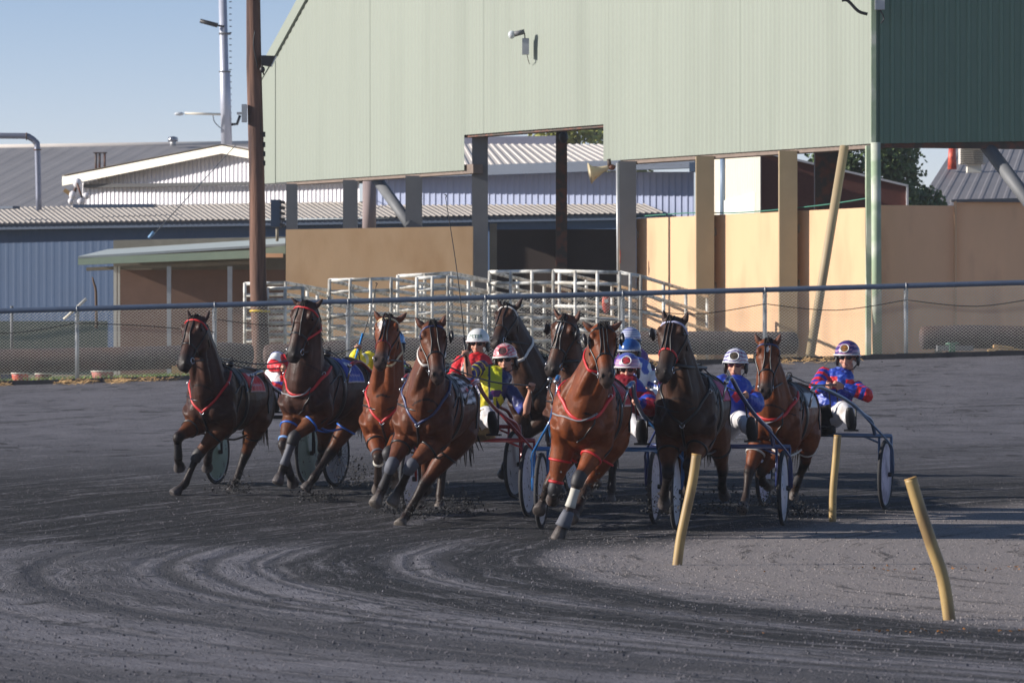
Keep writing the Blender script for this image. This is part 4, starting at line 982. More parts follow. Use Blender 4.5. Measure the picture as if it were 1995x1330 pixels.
    def col(co):
        r = kd.find_n(co, 4); W_ = 0; c = [0, 0, 0]
        for p, i, d in r:
            w_ = 1/(d+.01)**3; W_ += w_; g = pal[B.tags[i][1]]
            for q in range(3): c[q] += g[q]*w_
        c = [x/W_ for x in c]
        for q in noses:
            e = (co-q); dd = math.sqrt((e.dot(sd)/.016)**2+(e.dot(ax)/.022)**2+(e.dot(n)/.03)**2)
            if dd < 1: return (.006,.005,.005)
        e = co-poll; tt = e.dot(ax)/(.6*k)
        if star and e.dot(n) > -.03 and abs(e.dot(sd)-star[1]*k) < star[2]*k*(1-abs(tt-star[0])/star[3]) : return (.62,.58,.55)
        if .97 < tt < .995 and e.dot(n) < .01 and e.length < .8: return (.015,.01,.01)
        f = 1+.26*noise.noise(co*2.6)+.16*noise.noise(co*9)+.08*noise.noise(co*26)
        return [x*f for x in c]
    paint(me, col)
    body = place_mesh(me, 'body', M['coat'], t)
    lc = rootloc(t); bvh = BVHTree.FromPolygons([v.co+lc for v in me.vertices], [tuple(p.vertices) for p in me.polygons])
    def snap(p, off=0):
        h = bvh.find_nearest(p); return h[0]+h[1]*off
    # eyes, ear linings
    for sg in (1, -1):
        c = MB(); p = snap(Hd(.245, sg*.128, .012)); c.ell(p, (.016*k,.022*k,.016*k)); c.build('eye', M['eye'], t)
    for q in inner:
        c = MB(); c.loft(q, [.010,.019,.012,.003], [.005,.006,.005,.003], hint=sd, n=8, sub=2); c.build('ear_lining', mat('ear_lining_'+('d' if s['coat'] in ('dark','seal') else 'b'), (.06,.035,.03) if s['coat'] in ('dark','seal') else (.15,.07,.05), .8, .2, 40), t)
    # mane and forelock, tail
    c = MB(); rs = random.Random(s['seed'])
    for i in range(16):
        p = Hd(.0, rs.uniform(-.035,.035), rs.uniform(-.03,.02))+up*.02
        e = Hd(.10+rs.random()*.06, rs.uniform(-.06,.05), .055); c.tube([p, p+up*rs.uniform(.005,.022)+n*.02, (p+e)/2+n*.045, e], [.010,.011,.008,.002], 5, 2)
    c.build('forelock', M['hair'], t); c = MB()
    for i in range(70):
        u = rs.random(); p = Hd(.0,0,-.06).lerp(T(-.36,0,1.50), u); h = bvh.ray_cast(p+up*.5-fw*.10, -up, 1.5)
        p = (h[0] if h[0] is not None else p)-up*.01; sdv = lf*(rs.choice((1, 1, -1))*rs.uniform(.05,.12))
        c.tube([p, p+up*rs.uniform(.015,.035)+sdv*.4, p+sdv*.8-up*rs.uniform(.05,.13)-fw*rs.uniform(.0,.05)], [.013,.010,.002], 5, 3)
    c.build('mane', M['hair'], t)
    c = MB(); tb = T(-1.58,0,1.33)
    for i in range(30):
        o = V((rs.gauss(0,.03), rs.gauss(0,.03), 0)); sw = lf*rs.gauss(s.get('tail', .0), .025)
        c.tube([tb+o*.3, tb-fw*.07+o-up*.12, tb-fw*.10+o*1.1-up*.40+sw, tb-fw*.10+o*1.3-up*rs.uniform(.55,.75)+sw*2], [.018,.014,.011,.002], 5, 3)
    c.build('tail', M['hair'], t)
    # bridle
    br = MB(); lea = s.get('bridle', M['leather'])
    def hring(tt, tilt=0, w_=.018, mm=None, nm='strap', cc=-.05):
        return ring_strap(bvh, Hd(tt,0,cc), ax+n*tilt, w_, .005, .19, 28)
    nb_ = hring(.60, .25, .022); nb_.build('noseband', s.get('nose_m', lea), t)
    hring(.06, -.55, .022).build('browband', s.get('brow_m', lea), t) if False else None
    bb = [snap(Hd(.16, -.11, -.06)), snap(Hd(.10, -.085, .03)), snap(Hd(.085, -.04, .06)), snap(Hd(.085, .04, .06)), snap(Hd(.10, .085, .03)), snap(Hd(.16, .11, -.06))]
    surf_strap(bvh, bb, .022, .007, 5, .006).build('browband', s.get('brow_m', lea), t)
    for sg in (1, -1):
        b_ = MB(); p = surf_strap(bvh, [Hd(.05,sg*.08,-.07), Hd(.25,sg*.12,-.05), Hd(.45,sg*.10,-.05), Hd(.62,sg*.07,-.045), Hd(.80,sg*.07,-.05)], .016, .006, 4); p.build('cheek_strap', lea, t)
        surf_strap(bvh, [Hd(.0,sg*.02,.03), Hd(.2,sg*.035,.08), Hd(.38,sg*.03 if not s.get('yover') else sg*.045,.08), Hd(.58,sg*.055,.05)], .012, .006, 4).build('check_strap', lea, t)
        rg = MB(); q = snap(Hd(.84,sg*.075,-.04), .008); rg.ring(q, sd, .032*k, .005, 16, 6); rg.build('bit_ring', M['metal'], t)
    if s.get('centre'):
        surf_strap(bvh, [Hd(.03,0,.06), Hd(.3,0,.08), Hd(.58,0,.06)], .014, .006, 5).build('overcheck', lea, t)
    surf_strap(bvh, [Hd(.30,-.10,-.12), Hd(.33,0,-.25), Hd(.30,.10,-.12)], .018, .006, 5).build('throatlatch', lea, t)
    for sg in s.get('blinkers', ()):
        c = MB(); p = Hd(.24, sg*.162, .0)
        m3 = Matrix((sd*sg, n, -ax)).transposed(); c.ell(p, (.016*k,.055*k,.062*k), m3, 16); c.ell(p+n*.035+sd*sg*.012, (.020*k,.030*k,.055*k), m3, 12)
        c.build('blinker', M['leather'], t)
    if s.get('fluff'):
        c = MB(); c.ell(Hd(.62, -.09, .0), (.02,.02,.02)); c.build('ornament', pl('white_bead', (225,225,230)), t)
    # neck collar
    if s.get('collar'):
        cm, frac, tl, wd2 = s['collar']; cc = nb.lerp(ne, frac); ring_strap(bvh, cc, (ne-nb).normalized()+fw*tl, wd2*.85, .007, .36, 40).build('neck_collar', cm, t)
    # breast strap
    bm, style = s['breast']
    if style == 'V':
        low = snap(T(.0,0,1.03), .01)
        for sg in (1, -1):
            surf_strap(bvh, [T(-.30,sg*.24,1.50), T(-.16,sg*.23,1.36), T(-.02,sg*.15,1.19), low], .030, .009, 7).build('breast_strap', bm, t)
        surf_strap(bvh, [low, T(.0,0,.92), T(-.15,0,.84)], .026, .008, 6).build('lower_strap', M['leather'], t)
        c = MB(); c.ring(low, fw, .022, .005, 14, 6); c.build('buckle', M['metal'], t)
        surf_strap(bvh, [T(-.12,-.26,1.20), T(.02,-.10,1.17), T(.02,.10,1.19)], .018, .008, 7).build('chest_strap', M['leather'], t)
    else:
        surf_strap(bvh, [T(-.34,-.25,1.46), T(-.16,-.22,1.33), T(-.03,-.12,1.19), T(.0,.0,1.15), T(-.03,.12,1.17), T(-.16,.22,1.31), T(-.34,.25,1.42)], .036, .009, 7).build('breast_strap', bm, t)
        surf_strap(bvh, [T(-.12,-.28,1.14), T(.02,-.08,1.10), T(.02,.04,1.14), T(.0,.1,1.20)], .016, .008, 7).build('chest_strap', mat('grey_strap', srgb(130,130,136), .5, .1, 9), t)
        surf_strap(bvh, [T(.01,.1,1.20), T(.02,.14,1.08), T(-.02,.05,.97), T(-.05,-.02,.90)], .014, .007, 7).build('lower_strap', M['leather'], t)
    # harness saddle and girth
    ring_strap(bvh, T(-.60,0,1.16), fw, .075, .010, .6, 48).build('girth', M['leather'], t)
    c = MB(); top = T(-.60,0,1.55)
    for sg in (1, -1):
        c.ell(top+lf*sg*.06, (.05,.07,.035)); c.ring(top+lf*sg*.075+up*.045, fw, .026, .006, 16, 6)
    c.box(top, (.16,.10,.03), rz=-a); c.build('harness_saddle', M['leather'], t)
    # saddle cloth
    cm, cfun = s['cloth']; vs = []; fs = []; cols = []; nu, nv = 22, 40
    for i in range(nu+1):
        for j in range(nv+1):
            x = -.66-.42*i/nu; ph = R(-76+152*j/nv); cc = T(x, 0, 1.17); dv = lf2*math.sin(ph)+up2*math.cos(ph)
            h = bvh.ray_cast(cc, dv, .7); r = (h[0]-cc).length if h[0] is not None else .34
            vs.append(cc+dv*(min(r, .42)+.016+.004*math.sin(i*1.3+j*.5))); cols.append(cfun(i/nu, -1+2*j/nv))
    for i in range(nu):
        for j in range(nv): q = i*(nv+1)+j; fs.append((q, q+1, q+nv+2, q+nv+1))
    c = MB(); c.add(vs, fs); o = c.build('saddle_cloth', M['cloth'], t)
    at = o.data.color_attributes.new('Col', 'FLOAT_COLOR', 'POINT'); at.data.foreach_set('color', [z for q in cols for z in (*q, 1)])
    so_ = o.modifiers.new('thick', 'SOLIDIFY'); so_.thickness = .008
    vs = []; fs = []
    for i in range(9):
        for j in range(31):
            x = -.44-.24*i/8; ph = R(-62+124*j/30); cc = T(x, 0, 1.17); dv = lf2*math.sin(ph)+up2*math.cos(ph)
            hh_ = bvh.ray_cast(cc, dv, .7); r = (hh_[0]-cc).length if hh_[0] is not None else .34
            vs.append(cc+dv*(min(r, .42)+.010+.003*math.sin(i*2.1+j*.9)))
    c = MB(); c.add(vs, [(i*31+j, i*31+j+1, (i+1)*31+j+1, (i+1)*31+j) for i in range(8) for j in range(30)]); o = c.build('saddle_pad', M['leather'], t); so_ = o.modifiers.new('thick', 'SOLIDIFY'); so_.thickness = .008
    # back strap, traces and hangers
    surf_strap(bvh, [T(-.64,0,1.56), T(-.9,0,1.52), T(-1.2,0,1.52), T(-1.5,0,1.46)], .022, .008, 8).build('back_strap', M['leather'], t)
    for sg in (1, -1):
        surf_strap(bvh, [T(-1.22,0,1.53), T(-1.24,sg*.2,1.42), T(-1.2,sg*.3,1.2), T(-1.14,sg*.27,1.0)], .014, .007, 8).build('hip_hanger', M['leather'], t)
        surf_strap(bvh, [T(-.60,sg*.26,1.42), T(-.42,sg*.29,1.30), T(-.2,sg*.27,1.22)], .020, .008, 7).build('trace', M['leather'], t)
        c = MB(); c.ring(snap(T(-.60,sg*.29,1.25), .012), lf, .024, .005, 14, 6); c.build('buckle', M['metal'], t)
        c = MB(); c.ring(snap(T(-.13,sg*.24,1.34), .012), fw, .018, .004, 14, 6); c.build('buckle', M['metal'], t)
    # hobbles: loops joining front and hind leg of each side
    hm = s.get('hob')
    if hm:
        for F, Hh in (('RF','RH'), ('LF','LH')):
            lf_, lh = legs[F], legs[Hh]; a1 = lf_['el'].lerp(lf_['kn'], .42); a2 = lh['el'].lerp(lh['kn'], .42)
            ring_strap(bvh, a1, (lf_['kn']-lf_['el']), .022, .008, .17, 24, off=.004).build('hobble_loop', hm, t)
            ring_strap(bvh, a2, (lh['kn']-lh['el']), .022, .008, .19, 24, off=.004).build('hobble_loop', hm, t)
            if s.get('hstrap', 1):
                c = MB(); md = a1.lerp(a2, .5)-up*.05; c.tube([a1-fw*.09, md, a2+fw*.11], .012, 6, 4); c.build('hobble_strap', hm, t)
    # hobble hangers
    for F in ('RF', 'LF'):
        q = legs[F]; sg = q['sg']; surf_strap(bvh, [T(-.50, sg*.28, 1.3), T(-.35, sg*.27, 1.05), q['el'].lerp(q['kn'], .35)+lf*sg*.08], .014, .007, 8).build('hanger_strap', M['leather'], t)
    # boots
    for key, kind, bmt in s.get('boots', ()):
        q = legs[key]
        if kind == 'shin':
            P = [q['kn'].lerp(q['ft'], u) for u in ((.22, .5, .92) if bmt.name != 'white_boot' else (.30, .52, .84))]; c = MB(); c.loft(P, [.045*k,.042*k,.050*k], [.050*k,.047*k,.056*k], hint=lf, n=14, sub=3, cap=.15); c.build('shin_boot', bmt, t)
        elif kind == 'knee':
            c = MB(); c.loft([q['el'].lerp(q['kn'], .88), q['kn'], q['kn'].lerp(q['ft'], .22)], [.063*k,.064*k,.055*k], [.066*k,.068*k,.058*k], hint=lf, n=14, sub=3, cap=.2); c.build('knee_boot', bmt, t)
        elif kind == 'bell':
            u = (q['ho']-q['ft']); c = MB(); c.loft([q['ft'].lerp(q['ho'], -.05), q['ft'].lerp(q['ho'], .25), q['ft'].lerp(q['ho'], .52)], [.052*k,.064*k,.072*k], hint=lf, n=16, sub=2, cap=0); c.build('bell_boot', bmt, t)
        elif kind == 'band':
            ring_strap(bvh, q['kn'].lerp(q['ft'], .2), q['ft']-q['kn'], .03, .008, .12, 20).build('leg_band', bmt, t)
        elif kind == 'upper':
            ring_strap(bvh, q['el'].lerp(q['kn'], .84), q['kn']-q['el'], .026, .010, .12, 20).build('leg_band', bmt, t)
    # head check pole / reins up the neck
    c = MB()
    if s.get('pole'):
        sg = s['pole']; c.tube([snap(Hd(.72, sg*.07, -.06), .02), Hd(.6, sg*.14, -.2), T(-.45, sg*.16, 1.56)], .016, 8, 1); c.build('head_pole', M['black'], t)
    sd_l = [(sg, snap(Hd(.84, sg*.08, -.05), .01), top+lf*sg*.075+up*.045) for sg in (1, -1)]
    for sg, p, q in sd_l:
        c = MB(); m_ = p.lerp(q, .5)+up*.02+sd*sg*.05; c.tube([p, m_, q], .009, 6, 5); c.build('rein', M['leather'], t)
    hmin = {k_: round(v['ho'].z-ground(v['ho'].x, v['ho'].y)-.07, 2) for k_, v in legs.items()}
    print('HORSE', s['id'], 'hoof clearance', hmin, 'chest z over ground', round(C.z-gz, 2))
    return dict(T=T, fw=fw, lf=lf, terrets=[q for _, _, q in sd_l], top=top)

# ---------------------------------------------------------------- sulky
def sulky(s, h):
    cx, d = s['wx'], s['wd_']; a = R(s['a']-s.get('da', 0)); fw = V((-math.sin(a), -math.cos(a), 0)); lf = V((-fw.y, fw.x, 0)); up = V((0,0,1))
    x = (cx-997.5)/FP*d; ht = s.get('half', .64)
    zs = []
    O = V((x, d, 0)); zl = [ground((O+lf*sg*ht).x, (O+lf*sg*ht).y) for sg in (1, -1)]
    wr = .37
    if s.get('wz') is not None: zl = [zl[0]+s['wz'], zl[1]+s['wz']]
    O.z = sum(zl)/2; tilt = (zl[0]-zl[1])/(2*ht)
    lf2 = (lf+up*tilt).normalized()
    def L(x_, y_, z_): return O+fw*x_+lf2*y_+up*z_
    t = thing('racing_sulky', s['slabel'], 'sulky', O, 'two wheeled racing sulkies behind the horses')
    fm = s['frame']
    c = MB(); c.tube([L(0,-ht-.07,.775), L(0,ht+.07,.775)], .022, 10); c.build('cross_bar', fm, t)
    for sg in (-1, 1):
        cl = s['disc']
        wh = MB(); wc = L(0, sg*ht, wr); wh.ring(wc, lf2, wr-.022, .022, 40, 8); w_ = wh.build('wheel', M['tyre'], t)
        c = MB(); c.ring(wc, lf2, wr-.05, .012, 40, 6); c.build('rim', M['rim'], w_)
        c = MB(); c.disc(wc, lf2, wr-.055, .02, 36, .025); c.build('disc_cover', cl, w_)
        c = MB(); c.tube([wc-lf2*.07, wc+lf2*.07], .024, 10)
        c.build('hub', M['black'], w_)
        if s.get('spokes'):
            c = MB()
            for q in range(16):
                an = q*math.pi/8; u = fw*math.cos(an)+up*math.sin(an); c.tube([wc-fw*0+lf2*-.05+u*.03, wc-lf2*.035+u*(wr-.07)], .003, 4); c.tube([wc+lf2*.05+u*.03, wc+lf2*.035+u*(wr-.07)], .003, 4)
            c.build('spokes', M['black'], w_)
        c = MB()
        for e in (-.065, .065):
            c.tube([L(0, sg*(ht+e), .775), L(0, sg*(ht+e), wr-.02)], .014, 8)
        c.tube([L(0,sg*(ht-.065),.70), L(0,sg*(ht-.25),.775)], .011, 6)
        c.build('wheel_fork', fm, t)
        c = MB()
        hT = h['T']; P = [hT(-.60,sg*.335,1.43), hT(-.82,sg*.35,1.47), hT(-1.2,sg*.36,1.34).lerp(L(1.15,sg*.37,1.30), .5), L(.75,sg*.43,1.12), L(.42,sg*.50,1.0), L(.2,sg*.53,.95), L(.06,sg*.54,.86), L(.0,sg*.545,.78)]
        c.tube(P, .021, 10, 3); c.build('shaft', s.get('shaft', fm), t)
        c = MB(); c.tube([L(.62,sg*.46,1.07), L(.2,sg*(ht+.05),.74), L(.03,sg*(ht+.085),.62), L(.0,sg*(ht+.085),wr)], .012, 8, 2); c.build('stay', fm, t)
        c = MB(); c.ell(hT(-.58,sg*.335,1.425), (.026,.028,.026)); c.tube([hT(-.62,sg*.335,1.435), hT(-.6,sg*.30,1.25)], .012, 6); c.build('shaft_tip', M['metal'], t)
        # stirrup with foot guard
        c = MB(); c.tube([L(.62,sg*.455,1.08), L(.64,sg*.46,.94), L(.64,sg*.45,.85), L(.64,sg*.36,.84)], .010, 6, 2); c.box(L(.62,sg*.41,.835), (.15,.06,.02), rz=-a); c.build('stirrup', M['black'], t)
    c = MB()
    c.loft([L(-.16,0,.86), L(-.05,0,.88), L(.10,0,.87), L(.16,0,.86)], [.12,.15,.14,.09], [.025,.035,.035,.025], hint=lf, n=14, sub=3); c.build('seat', M['leather'], t)
    c = MB()
    for sg in (-1, 1): c.tube([L(-.1,sg*.09,.85), L(0,sg*.1,.775)], .012, 6); c.tube([L(.1,sg*.09,.85), L(0,sg*.1,.775)], .012, 6)
    c.build('seat_bracket', fm, t)
    if s.get('apron'):
        c = MB(); n_ = 12; vs = []; am, y0, y1 = s['apron']
        for i in range(n_+1):
            for j in range(7):
                yy = y0+(y1-y0)*i/n_; zz = .80+.30*j/6; vs.append(L(.10+.30*(j/6)**1.5+.03*math.sin(i*1.9+j), yy, zz-(.05*math.sin(math.pi*i/n_) if j < 6 else .04*math.sin(math.pi*i/n_))))
        c.add(vs, [(i*7+j, (i+1)*7+j, (i+1)*7+j+1, i*7+j+1) for i in range(n_) for j in range(6)]); o = c.build('mud_apron', am, t); so_ = o.modifiers.new('thick', 'SOLIDIFY'); so_.thickness = .006
    return dict(L=L, a=a, fw=fw, lf=lf2, up=up)

# ---------------------------------------------------------------- driver
SK = (.48,.25,.17)
def driver(s, k_):
    L, fw, lf, up = k_['L'], k_['fw'], k_['lf'], k_['up']; D = s['drv']; HS = D.get('size', 1.0)
    hipc = L(.0, D.get('hy', 0), .97); hd = W(*D['head'], hipc.y+D.get('hd_', .05))   # helmet centre
    root = thing('person', D['label'], 'person', L(0, 0, .88), 'harness race drivers seated on the sulkies')
    dn = D.get('tilt', 0); hf = V((-math.sin(R(D.get('face', 5))), -math.cos(R(D.get('face', 5))), -.06)).normalized(); hs = hf.cross(up).normalized()
    if hs.x < 0: hs = -hs
    hs = (hs+up*dn).normalized(); hu = hs.cross(hf); hu = hu if hu.z > 0 else -hu
    def F(x, y, z): return hd+(hs*x+hf*y+hu*z)*HS          # x to picture right, y out of the face, z up; origin = helmet centre
    neck = F(0, -.03, -.21); sc = W(*D['sh_mid'], hipc.y-.02) if 'sh_mid' in D else neck-up*.10
    chestc = sc.lerp(hipc, .30)
    rt = V((1,0,0)); tor = (sc-hipc).normalized(); side = (lf-tor*lf.dot(tor)).normalized()
    shL = sc-side*.185+up*D.get('shl', 0); shR = sc+side*.185+up*D.get('shr', 0)   # L = picture left (the person's right side)
    def arm(sh, e, hnd, sg):
        el = unit_after(sh, *e[:2], .29, e[2]) if e else sh+side*sg*.10-up*.2+fw*.12
        ha = unit_after(el, *hnd[:2], .25, hnd[2]) if hnd else el+fw*.22-side*sg*.1+up*.03
        return el, ha
    eL, hL = arm(shL, D.get('eL'), D.get('hL'), -1); eR, hR = arm(shR, D.get('eR'), D.get('hR'), 1)
    ft = {}; kn = {}; hp = {}
    for sg in (-1, 1):
        hp[sg] = hipc+side*sg*.10; ft[sg] = L(.62, sg*.41, .92); mid = hp[sg].lerp(ft[sg], .5); kn[sg] = mid+up*D.get('knee', .14)+side*sg*.02
    B = MB()
    # head, neck, arms, torso and legs in one surface
    hr = Matrix((hs, hf, hu)).transposed()
    B.ell(F(0,-.005,-.01), (.076,.098,.105), hr, 18, tag=0)
    B.loft([F(0,.03,-.02), F(0,.038,-.08), F(0,.040,-.125), F(0,.036,-.150)], [.068,.064,.046,.026], [.06,.058,.048,.03], hint=hs, n=16, sub=3, cap=.5, tags=[0]*4)
    B.loft([F(0,.088,-.035), F(0,.104,-.065), F(0,.112,-.085), F(0,.098,-.095)], [.011,.013,.019,.012], [.012,.013,.014,.01], hint=hs, n=8, sub=2, cap=.5)
    B.loft([F(-.024,.086,-.113), F(0,.094,-.113), F(.024,.086,-.113)], [.008,.010,.008], n=8, cap=.5); B.loft([F(-.02,.084,-.128), F(0,.091,-.128), F(.02,.084,-.128)], [.008,.009,.008], n=8, cap=.5)
    for sg in (-1, 1):
        B.ell(F(sg*.078,-.01,-.06), (.010,.020,.032), hr, 10); B.ell(F(sg*.042,.065,-.075), (.026,.024,.024), hr, 10)
    B.loft([F(0,-.02,-.11), neck, sc-up*.0], [.056,.055,.075], hint=hs, n=14, sub=3, tags=[0,0,4], cap=.3)
    B.loft([sc+up*.02, chestc, hipc.lerp(sc,.35), hipc], [.12,.145,.125,.135], [.09,.115,.10,.11], hint=side, n=18, sub=4, tags=[4,4,4,4], cap=.4)
    hands = []
    for sh, el, ha, sg in ((shL, eL, hL, -1), (shR, eR, hR, 1)):
        B.loft([sh, sh.lerp(el,.45), el, el.lerp(ha,.35), el.lerp(ha,.85), ha], [.056,.046,.038,.042,.027,.026], n=12, sub=3, tags=[4,4,0,0,0,0], cap=.4)
        u = (ha-el).normalized(); v_ = u.cross(V((0,-1,0))); v_ = v_.normalized() if v_.length > .1 else V((1,0,0)); w_ = u.cross(v_).normalized()
        if w_.y > 0: w_ = -w_
        pc = ha+u*.045; B.loft([ha, pc, ha+u*.075], [.026,.040,.036], [.020,.019,.016], hint=v_, n=12, sub=3, cap=.5, tags=[0,0,0])
        for q in range(4):                            # four fingers closed round the rein
            off = (-.028+.019*q); ln = (.9, 1.0, .96, .8)[q]; b0 = ha+u*.075+v_*off
            B.loft([b0, b0+u*.028*ln+w_*.014, b0+u*.030*ln+w_*.036*ln, b0+u*.008+w_*.044*ln, b0-u*.012*ln+w_*.034], [.0092,.0092,.0088,.0082,.0072], n=8, sub=2, cap=.6, tags=[0]*5)
        tb = ha+u*.03-v_*.034; B.loft([tb, tb-v_*.010+w_*.020+u*.018, tb+v_*.012+w_*.046+u*.036], [.012,.0105,.008], n=8, sub=3, cap=.6, tags=[0]*3)
        hands.append(ha+u*.07+w_*.02)
    for sg in (-1, 1):
        B.loft([hp[sg], kn[sg], kn[sg].lerp(ft[sg],.35), ft[sg]], [.085,.058,.055,.036], n=12, sub=3, cap=.4)
    me = fuse(B, .0085, 2, .5)
    skc = D.get('skin', SK)
    def colr(co):
        e = co-hd; x_, y_, z_ = e.dot(hs), e.dot(hf), e.dot(hu)
        if abs(x_) < .026 and y_ > .07 and -.126 < z_ < -.113: return (.05,.012,.012) if D.get('mouth') else (.28,.09,.08)
        f = 1+.12*noise.noise(co*14); return [c_*f for c_ in skc]
    paint(me, colr); place_mesh(me, 'body', M['skin'], root)
    if D.get('mouth'):
        c = MB(); c.ell(F(0,.086,-.122), (.019,.012,.022), hr); c.build('open_mouth', mat('mouth_dark', (.04,.008,.008), .5, .1, 9), root)
        c = MB(); c.box(F(0,.098,-.111), (.024,.004,.006)); c.build('teeth', M['fasciawhite'], root)
    # jacket
    J = MB(); bare = D.get('bare')
    J.loft([neck-up*.02, sc+up*.03, chestc, hipc.lerp(sc,.35), hipc-up*.01], [.062,.175,.205,.185,.170], [.062,.115,.150,.14,.135], hint=side, n=20, sub=4, cap=.3)
    for sh, el, ha in ((shL, eL, hL), (shR, eR, hR)):
        J.ell(sh, (.072,.075,.07))
        if bare: J.loft([sh, sh.lerp(el,.5), sh.lerp(el,.92)], [.074,.07,.064], n=14, sub=4, cap=.2)
        else: J.loft([sh, sh.lerp(el,.5), el, el.lerp(ha,.5), el.lerp(ha,.96)], [.085,.080,.074,.066,.042], n=14, sub=4, cap=.2)
    jm = fuse(J, .010, 3, .5)
    pf = D['silk']
    def segt(p, a_, b2): u = b2-a_; t_ = clamp((p-a_).dot(u)/u.length_squared); return t_, (p-a_-u*t_).length
    def jc(co):
        best = min((segt(co, sc, hipc)+('T',) , segt(co, shL, eL)+('A',), segt(co, eL, hL)+('B',), segt(co, shR, eR)+('A',), segt(co, eR, hR)+('B',)), key=lambda r: r[1]-(.09 if r[2] == 'T' else 0))
        tt = best[0]+(1 if best[2] == 'B' else 0)
        e = co-sc; return pf('T' if best[2] == 'T' else 'S', e.dot(V((1,0,0))), e.z, tt)
    paint(jm, jc)
    displace(jm, lambda co: .010*noise.noise(V((co.x*14, co.y*14, co.z*9)))+.006*noise.noise(co*32))
    place_mesh(jm, 'jacket', M['cloth'], root)
    # trousers and boots
    P = MB(); P.ell(hipc-up*.03, (.17,.15,.11))
    for sg in (-1, 1): P.loft([hp[sg], hp[sg].lerp(kn[sg],.5), kn[sg], kn[sg].lerp(ft[sg],.5), kn[sg].lerp(ft[sg],.8)], [.105,.10,.082,.078,.062], n=14, sub=4, cap=.3)
    pm = fuse(P, .012, 3, .5)
    displace(pm, lambda co: .012*noise.noise(co*12))
    place_mesh(pm, 'trousers', M['trousers'], root)
    for sg in (-1, 1):
        c = MB(); f0 = ft[sg]; tw = (fw*.35+up*.94).normalized()
        c.loft([kn[sg].lerp(f0,.78), f0-tw*.05, f0+fw*.02-tw*.02, f0+tw*.07+fw*.05, f0+tw*.15+fw*.05], [.05,.048,.052,.052,.035], [.05,.052,.045,.036,.028], hint=side, n=14, sub=3, cap=.5)
        c.build('boot', M['black'], root)
    # helmet
    Hm = MB(); vs = []; cols = []; na, nb2 = 44, 16; fs = []
    for i in range(nb2+1):
        th = i/nb2*R(103)
        for j in range(na):
            ph = 2*math.pi*j/na; x_, y_, z_ = .123*math.sin(th)*math.cos(ph), .148*math.sin(th)*math.sin(ph), .128*math.cos(th)
            if y_ > .05: z_ = max(z_, -.005)
            vs.append(F(x_, y_-.008, z_)); cols.append(D['helm'](x_/.123, y_/.148, z_/.128))
    for i in range(nb2):
        for j in range(na): fs.append((i*na+j, i*na+(j+1) % na, (i+1)*na+(j+1) % na, (i+1)*na+j))
    Hm.add(vs, fs); o = Hm.build('helmet', M['helmet'], root); at = o.data.color_attributes.new('Col', 'FLOAT_COLOR', 'POINT'); at.data.foreach_set('color', [z for q in cols for z in (*q, 1)])
    sm = o.modifiers.new('thick', 'SOLIDIFY'); sm.thickness = .012
    c = MB(); rimv = [F(.126*math.cos(q), .150*math.sin(q)-.006+(.016 if math.sin(q) > .3 else 0), -.008 if math.sin(q) > .3 else -.03*(1 if math.sin(q) < .1 else .5)) for q in [2*math.pi*i/32 for i in range(32)]]
    c.tube(rimv, .008, 6, 1, closed=True); c.build('brim', pl(D.get('brimn', 'brim_white'), D.get('brim', (225,225,225)), .35), o)
    for sg in (-1, 1):
        c = MB(); c.ell(F(sg*.104,-.015,-.070), (.020,.05,.062), hr, 14); c.build('ear_flap', M['black'], o)
        c = MB(); c.tube([F(sg*.092,.0,-.11), F(sg*.062,.045,-.150), F(0,.055,-.172)], .006, 5, 3); c.build('chin_strap', M['black'], o)
    if D.get('emblem'):
        c = MB(); q = F(0, .128, .055); nn = (hf*.86+hu*.5).normalized(); m3 = Matrix((hs, nn, nn.cross(hs))).transposed()
        c.ell(q, (.046,.008,.040), m3, 20); e_ = c.build('emblem', pl('emblem_'+D['id'], D['emblem'], .4, col2=(.03,.02,.02), c2s=60), o)
        c = MB(); c.ring(q+nn*.003, nn, .046, .005, 24, 6); c.build('emblem_ring', pl('emblem_ring_'+D['id'], D.get('ring', (225,225,225)), .4), e_)
    if D.get('text'):
        fc = bpy.data.curves.new('t', 'FONT'); fc.body = D['text']; fc.size = .052; fc.align_x = 'CENTER'; fc.extrude = .001; fc.space_character = 1.1
        fo = bpy.data.objects.new('t', fc); COL.objects.link(fo); dgp = bpy.context.evaluated_depsgraph_get(); tm = bpy.data.meshes.new_from_object(fo.evaluated_get(dgp)); bpy.data.objects.remove(fo)
        for v in tm.vertices:
            x_, z_ = v.co.x, v.co.y+.028; y_ = .148*math.sqrt(max(.02, 1-(x_/.123)**2-(z_/.128)**2)); v.co = F(x_, y_-.008+.003+v.co.z, z_)
        place_mesh(tm, 'lettering', pl('green_letters', (60,110,90), .5), o)
    # goggles
    c = MB()
    for sg in (-1, 1): c.ell(F(sg*.034,.088,-.038), (.034,.016,.021), hr, 14)
    c.build('sunglasses', D.get('lens', M['lens']), root)
    c = MB()
    for sg in (-1, 1): c.tube([F(sg*.062,.082,-.034), F(sg*.082,.02,-.036)], .005, 6)
    c.build('glasses_arm', M['black'], root)
    return hands

